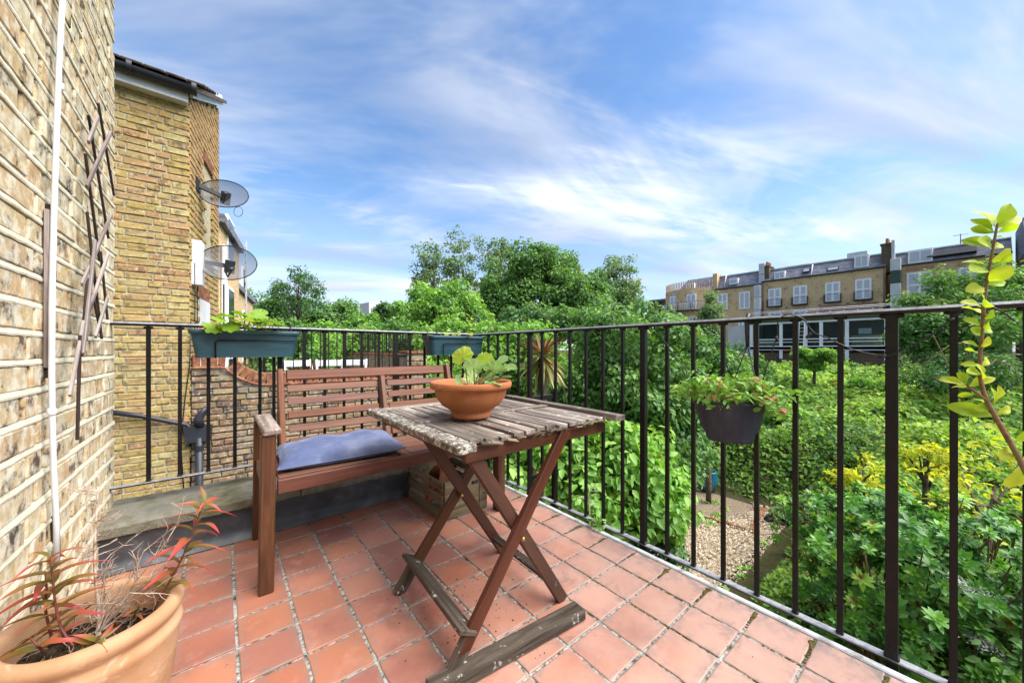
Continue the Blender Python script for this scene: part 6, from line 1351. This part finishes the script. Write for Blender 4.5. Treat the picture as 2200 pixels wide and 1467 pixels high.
# dead heather
dh = thing('dead_heather', 'dead twiggy heather in the middle of the large pot', 'plant', (bp.location.x, bp.location.y, .296)); o = Vector(dh.location)
mst = spline([W(212, 1378, .80) - o, W(211, 1300, .81) - o, W(204, 1210, .83) - o, W(206, 1120, .85) - o, W(211, 1045, .86) - o], 6)
MB().tube(mst, [.0045 - .0032 * i / len(mst) for i in range(len(mst))], 7).obj('stem', 'dead_twig', dh)
tg = MB()
def twig(p, d, L, r, depth):
    pts = [p]; q = p
    for i in range(3): d = (d + Vector((random.gauss(0, .16), random.gauss(0, .16), random.gauss(.03, .12)))).normalized(); q = q + d * (L / 3); pts.append(q)
    tg.tube(pts, [r, r * .8, r * .65, r * .4], 4, False)
    if depth > 0:
        for k in range(random.randint(3, 5)):
            s_ = pts[random.randint(1, 3)]; e = (d + Vector((random.gauss(0, .7), random.gauss(0, .7), random.gauss(.1, .5)))).normalized(); twig(s_, e, L * random.uniform(.28, .5), r * .62, depth - 1)
for k in range(46):
    q = mst[random.randint(1, len(mst) - 2)]; a_ = random.uniform(0, 6.28); low = (q.z < .08); twig(q, Vector((math.cos(a_), math.sin(a_), random.uniform(-.1, .5))).normalized(), random.uniform(.05, .10) if low else random.uniform(.02, .055), .0014, 2 if low else 1)
for (px, py) in ((345, 1150), (325, 1190), (275, 1180), (300, 1170), (350, 1215), (285, 1255), (320, 1240), (150, 1250), (250, 1245)):
    e = W(px, py, .84) - o; s_ = mst[2]; twig(s_, (e - s_).normalized(), (e - s_).length, .0018, 2)
for k in range(50): a_ = random.uniform(0, 6.28); twig(Vector((.09 * random.uniform(-1, 1), .09 * random.uniform(-1, 1), .006)), Vector((math.cos(a_), math.sin(a_), random.uniform(.0, .5))).normalized(), random.uniform(.02, .06), .0011, 1)
tg.obj('twigs', 'dead_twig', dh)
# sapling reaching up on the right
sap = thing('quince_sapling', 'lime green leafy sapling rising in front of the railing at right', 'sapling', (1.42, -.13, 0)); o = Vector(sap.location)
sts = [ona(2225, 1080, 1.36) - o, ona(2200, 1005, 1.37) - o, ona(2150, 915, 1.38) - o, ona(2116, 850, 1.39) - o, ona(2105, 790, 1.40) - o, ona(2110, 715, 1.40) - o, ona(2118, 620, 1.40) - o, ona(2134, 530, 1.40) - o, ona(2143, 480, 1.40) - o]
MP = spline([Vector((0.02, -.03, 0)), Vector((.0, -.02, .30))] + sts, 7); nP = len(MP)
MB().tube(MP, [.0065 - .0045 * i / nP for i in range(nP)], 8).obj('stem', 'brown_stem', sap)
br = spline([ona(2130, 868, 1.39) - o, ona(2100, 845, 1.38) - o, ona(2078, 828, 1.37) - o], 5); MB().tube(br, .0028, 6).obj('side_shoot', 'brown_stem', sap)
lv = [blade('leaf', .066, .036, 'leaf_lime', obov, a, b, c, .16, 10, .4, s) for a, b, c, s in ((.35, .6, .15, 1), (.55, .8, .30, 2), (.2, .5, .1, 3), (.7, .95, .22, 4))]
def sleaf(px, py, tx, ty, da, s=1.0, k=None, nv=None):
    p = ona(px, py, 1.40 + (0 if da < 5 else 0)) - o; e = ona(tx, ty, 1.40 + da) - o; d = e - p; s = d.length / .066
    link('leaf', lv[k if k is not None else random.randint(0, 3)], sap, p, orient(d, nv or Vector((random.gauss(-.5, .3), random.gauss(-.8, .25), random.gauss(.3, .3)))), (s * .96, s * random.uniform(.8, 1.15) * (1.15 if ty < 660 else .9), s))
for q in ((2140, 490, 2112, 438, .0), (2142, 485, 2180, 434, .0), (2142, 490, 2205, 455, .02), (2138, 500, 2092, 465, -.02), (2138, 500, 2085, 488, -.01), (2142, 500, 2195, 480, -.02), (2134, 515, 2108, 510, -.02), (2138, 510, 2165, 508, .01), (2130, 530, 2065, 512, -.01), (2130, 535, 2120, 508, -.04), (2132, 535, 2160, 520, .02), (2126, 570, 2066, 558, -.02), (2128, 565, 2182, 535, .0), (2130, 575, 2178, 545, -.03), (2122, 580, 2090, 575, -.05), (2120, 605, 2176, 573, -.02), (2118, 612, 2166, 603, .02), (2116, 618, 2084, 620, -.04), (2115, 625, 2098, 640, .01), (2112, 660, 2068, 642, -.02), (2112, 660, 2127, 636, -.05), (2110, 675, 2076, 650, .02), (2112, 690, 2140, 665, .0), (2110, 700, 2072, 682, -.02), (2110, 705, 2132, 690, -.03), (2108, 715, 2135, 698, .03), (2108, 720, 2090, 705, -.04), (2106, 745, 2068, 730, -.01), (2106, 750, 2132, 724, -.01), (2105, 760, 2075, 748, .03), (2106, 785, 2068, 778, -.02), (2106, 790, 2130, 765, .02), (2106, 800, 2085, 795, -.05), (2108, 820, 2122, 780, -.03), (2078, 828, 2020, 808, -.02), (2078, 828, 2062, 800, -.04), (2080, 830, 2138, 806, .0), (2080, 832, 2040, 826, .02), (2095, 845, 2055, 850, .0), (2130, 868, 2098, 880, -.03), (2130, 868, 2092, 852, .03), (2132, 865, 2163, 832, -.03), (2136, 872, 2140, 830, .0), (2140, 890, 2180, 872, .02), (2140, 895, 2032, 868, -.03), (2160, 940, 2128, 905, -.02), (2170, 950, 2130, 938, .02), (2175, 955, 2160, 985, -.05), (2180, 950, 2220, 925, .0), (2195, 1000, 2172, 1052, -.02), (2200, 1010, 2180, 1040, .02), (2196, 990, 2230, 960, -.02)): sleaf(*q)
# stray weeds on the terrace edge
wd = thing('edge_weed', 'small weed rooted at the white terrace edge below the table', 'weed', (1.535, 1.19, 0)); cl = cloud(np.array([(0, 0, .03), (.02, .03, .05), (.03, -.02, .025)]), .03, 16, .028, tb=(0, .8)); link('foliage', leafmesh('foliage', *cl[:4], .45, cl[4], 'leaf_bright', 1), wd)
wd = thing('edge_weed', 'pale leafed seedling standing just outside the railing by the table leg', 'weed', (1.66, 1.34, -.25)); wl = blade('leaf', .07, .03, 'leaf_grey', obov, .6, .95, .3, .2, 8)
for k in range(9): a_ = .7 * k; link('leaf', wl, wd, (0, 0, .28 + .012 * k), orient((math.cos(a_), math.sin(a_), .35 + .06 * k), (0, 0, 1)))
MB().tube([(0, 0, -.35), (.005, 0, 0), (0, 0, .40)], .004, 6).obj('stem', 'green_stem', wd)

# ------------------------------------------------------------------ neighbour's terrace behind the scooped wall
nf = bx('neighbour_terrace', (1.05, 7.85, -.22), (2.9, 4.5, .16), 'far_render'); tag(nf, kind='structure')
def light_rail(label, p, q, z0, z1, pitch):
    p, q = Vector(p), Vector(q); t = thing('neighbour_railing', label, 'railing', (p.x, p.y, z0), None, 'railings of the neighbouring terrace'); o = Vector(t.location); L = (q - p).length; d = (q - p) / L
    for z_ in (z1, z0 + .02): MB().bar(p + Vector((0, 0, z_)) - o, q + Vector((0, 0, z_)) - o, .03, .016).obj('rail', 'black_iron', t)
    n = int(L / pitch); me = MB().box((0, 0, (z1 - z0) / 2), (.013, .013, z1 - z0)).mesh('baluster'); me.materials.append(m('black_iron')); mp_ = MB().box((0, 0, (z1 - z0) / 2 - .05), (.03, .03, z1 - z0 + .1)).mesh('post'); mp_.materials.append(m('black_iron'))
    for i in range(n + 1): c = p + d * (L * i / n) - Vector((o.x, o.y, 0)); link('post' if i % 9 == 0 else 'baluster', mp_ if i % 9 == 0 else me, t, (c.x, c.y, 0))
light_rail('thin black railing standing in the scooped part of the wall', (.42, BN + .16, 0), (2.28, BN + .16, 0), .64, 1.20, .105)
light_rail('black railing across the far side of the neighbouring terrace', (-.2, 10.0, 0), (2.42, 10.0, 0), .30, 1.22, .11)
light_rail('black railing running back along the neighbouring terrace side', (2.44, BN + .3, 0), (2.44, 10.0, 0), .86, 1.27, .115)
lw = thing('low_brick_wall', 'low brick wall along the side of the neighbouring terrace', 'wall', (2.46, 8.0, -2.7)); MB().box((0, 0, 1.77), (.2, 4.6, 3.54)).obj('wall_core', 'grey_brick', lw); MB().box((0, 0, 3.55), (.24, 4.6, .05), None, .01).obj('coping', 'red_brick', lw)
gt = thing('handrail', 'short black handrail next to the brick pier', 'handrail', (2.16, BN - .03, .2)); MB().bar((-.03, 0, 0), (-.03, 0, .62), .035, .035).obj('post', 'black_iron', gt); MB().bar((-.045, 0, .64), (.20, 0, .64), .035, .035).obj('bar', 'black_iron', gt)
def chair(px, py, Y, rz, label):
    p = W(px, py, Y); t = thing('white_chair', label, 'chair', (p.x, p.y, -.14), (0, 0, R(rz)), 'white chairs on the neighbouring terrace')
    bx('backrest', (0, .20, .86), (.42, .03, .10), 'white_paint', t, .01, (R(-8), 0, 0)); bx('seat', (0, 0, .44), (.42, .40, .03), 'white_paint', t, .01)
    for sx in (-.19, .19):
        barobj('leg', Vector((sx, -.24, 0)), Vector((sx, .22, .92)), .028, .028, 'white_paint', t); barobj('leg', Vector((sx, .24, 0)), Vector((sx, -.18, .46)), .028, .028, 'white_paint', t)
chair(648, 772, 5.6, 8, 'white folding chair half behind the nearest window box'); chair(712, 770, 5.7, -6, 'white folding chair in the middle of the neighbouring terrace'); chair(755, 772, 5.9, -30, 'white folding chair beside the low brick wall')
tbn = thing('white_table', 'white slatted table low behind the scooped coping', 'table', (.42, 6.5, -.14)); bx('top', (0, 0, .70), (.7, .5, .04), 'white_paint', tbn, .01)
for sx in (-.3, .3): barobj('leg', Vector((sx, -.2, 0)), Vector((-sx, .2, .68)), .03, .03, 'white_paint', tbn)
for k, (px, py, Y, rx, mt, lab) in enumerate(((690, 742, 7.6, .42, 'leaf_bright', 'leafy pot shrub behind the white chairs'), (625, 745, 7.2, .40, 'leaf_mid', 'green pot shrub left of the white chairs'), (790, 740, 8.6, .40, 'leaf_bright', 'pale bush beyond the neighbouring side railing'), (660, 770, 8.2, .28, 'leaf_red', 'dark red shrub at the back of the neighbouring terrace'), (560, 770, 6.6, .30, 'leaf_mid', 'climber filling the dip of the scooped wall'), (735, 760, 8.8, .45, 'leaf_bright', 'broad green plant against the far terrace railing'))):
    c = W(px, py, Y); tree('pot_shrub', lab, 'shrub', (c.x, c.y, -.14), [((c.x, c.y, max(.45, c.z - .05)), (rx, rx, .42), 26, .15, 70)], .075, mt, .6, 0, .03, 'plants on the neighbouring terrace', 5, 'foliage')
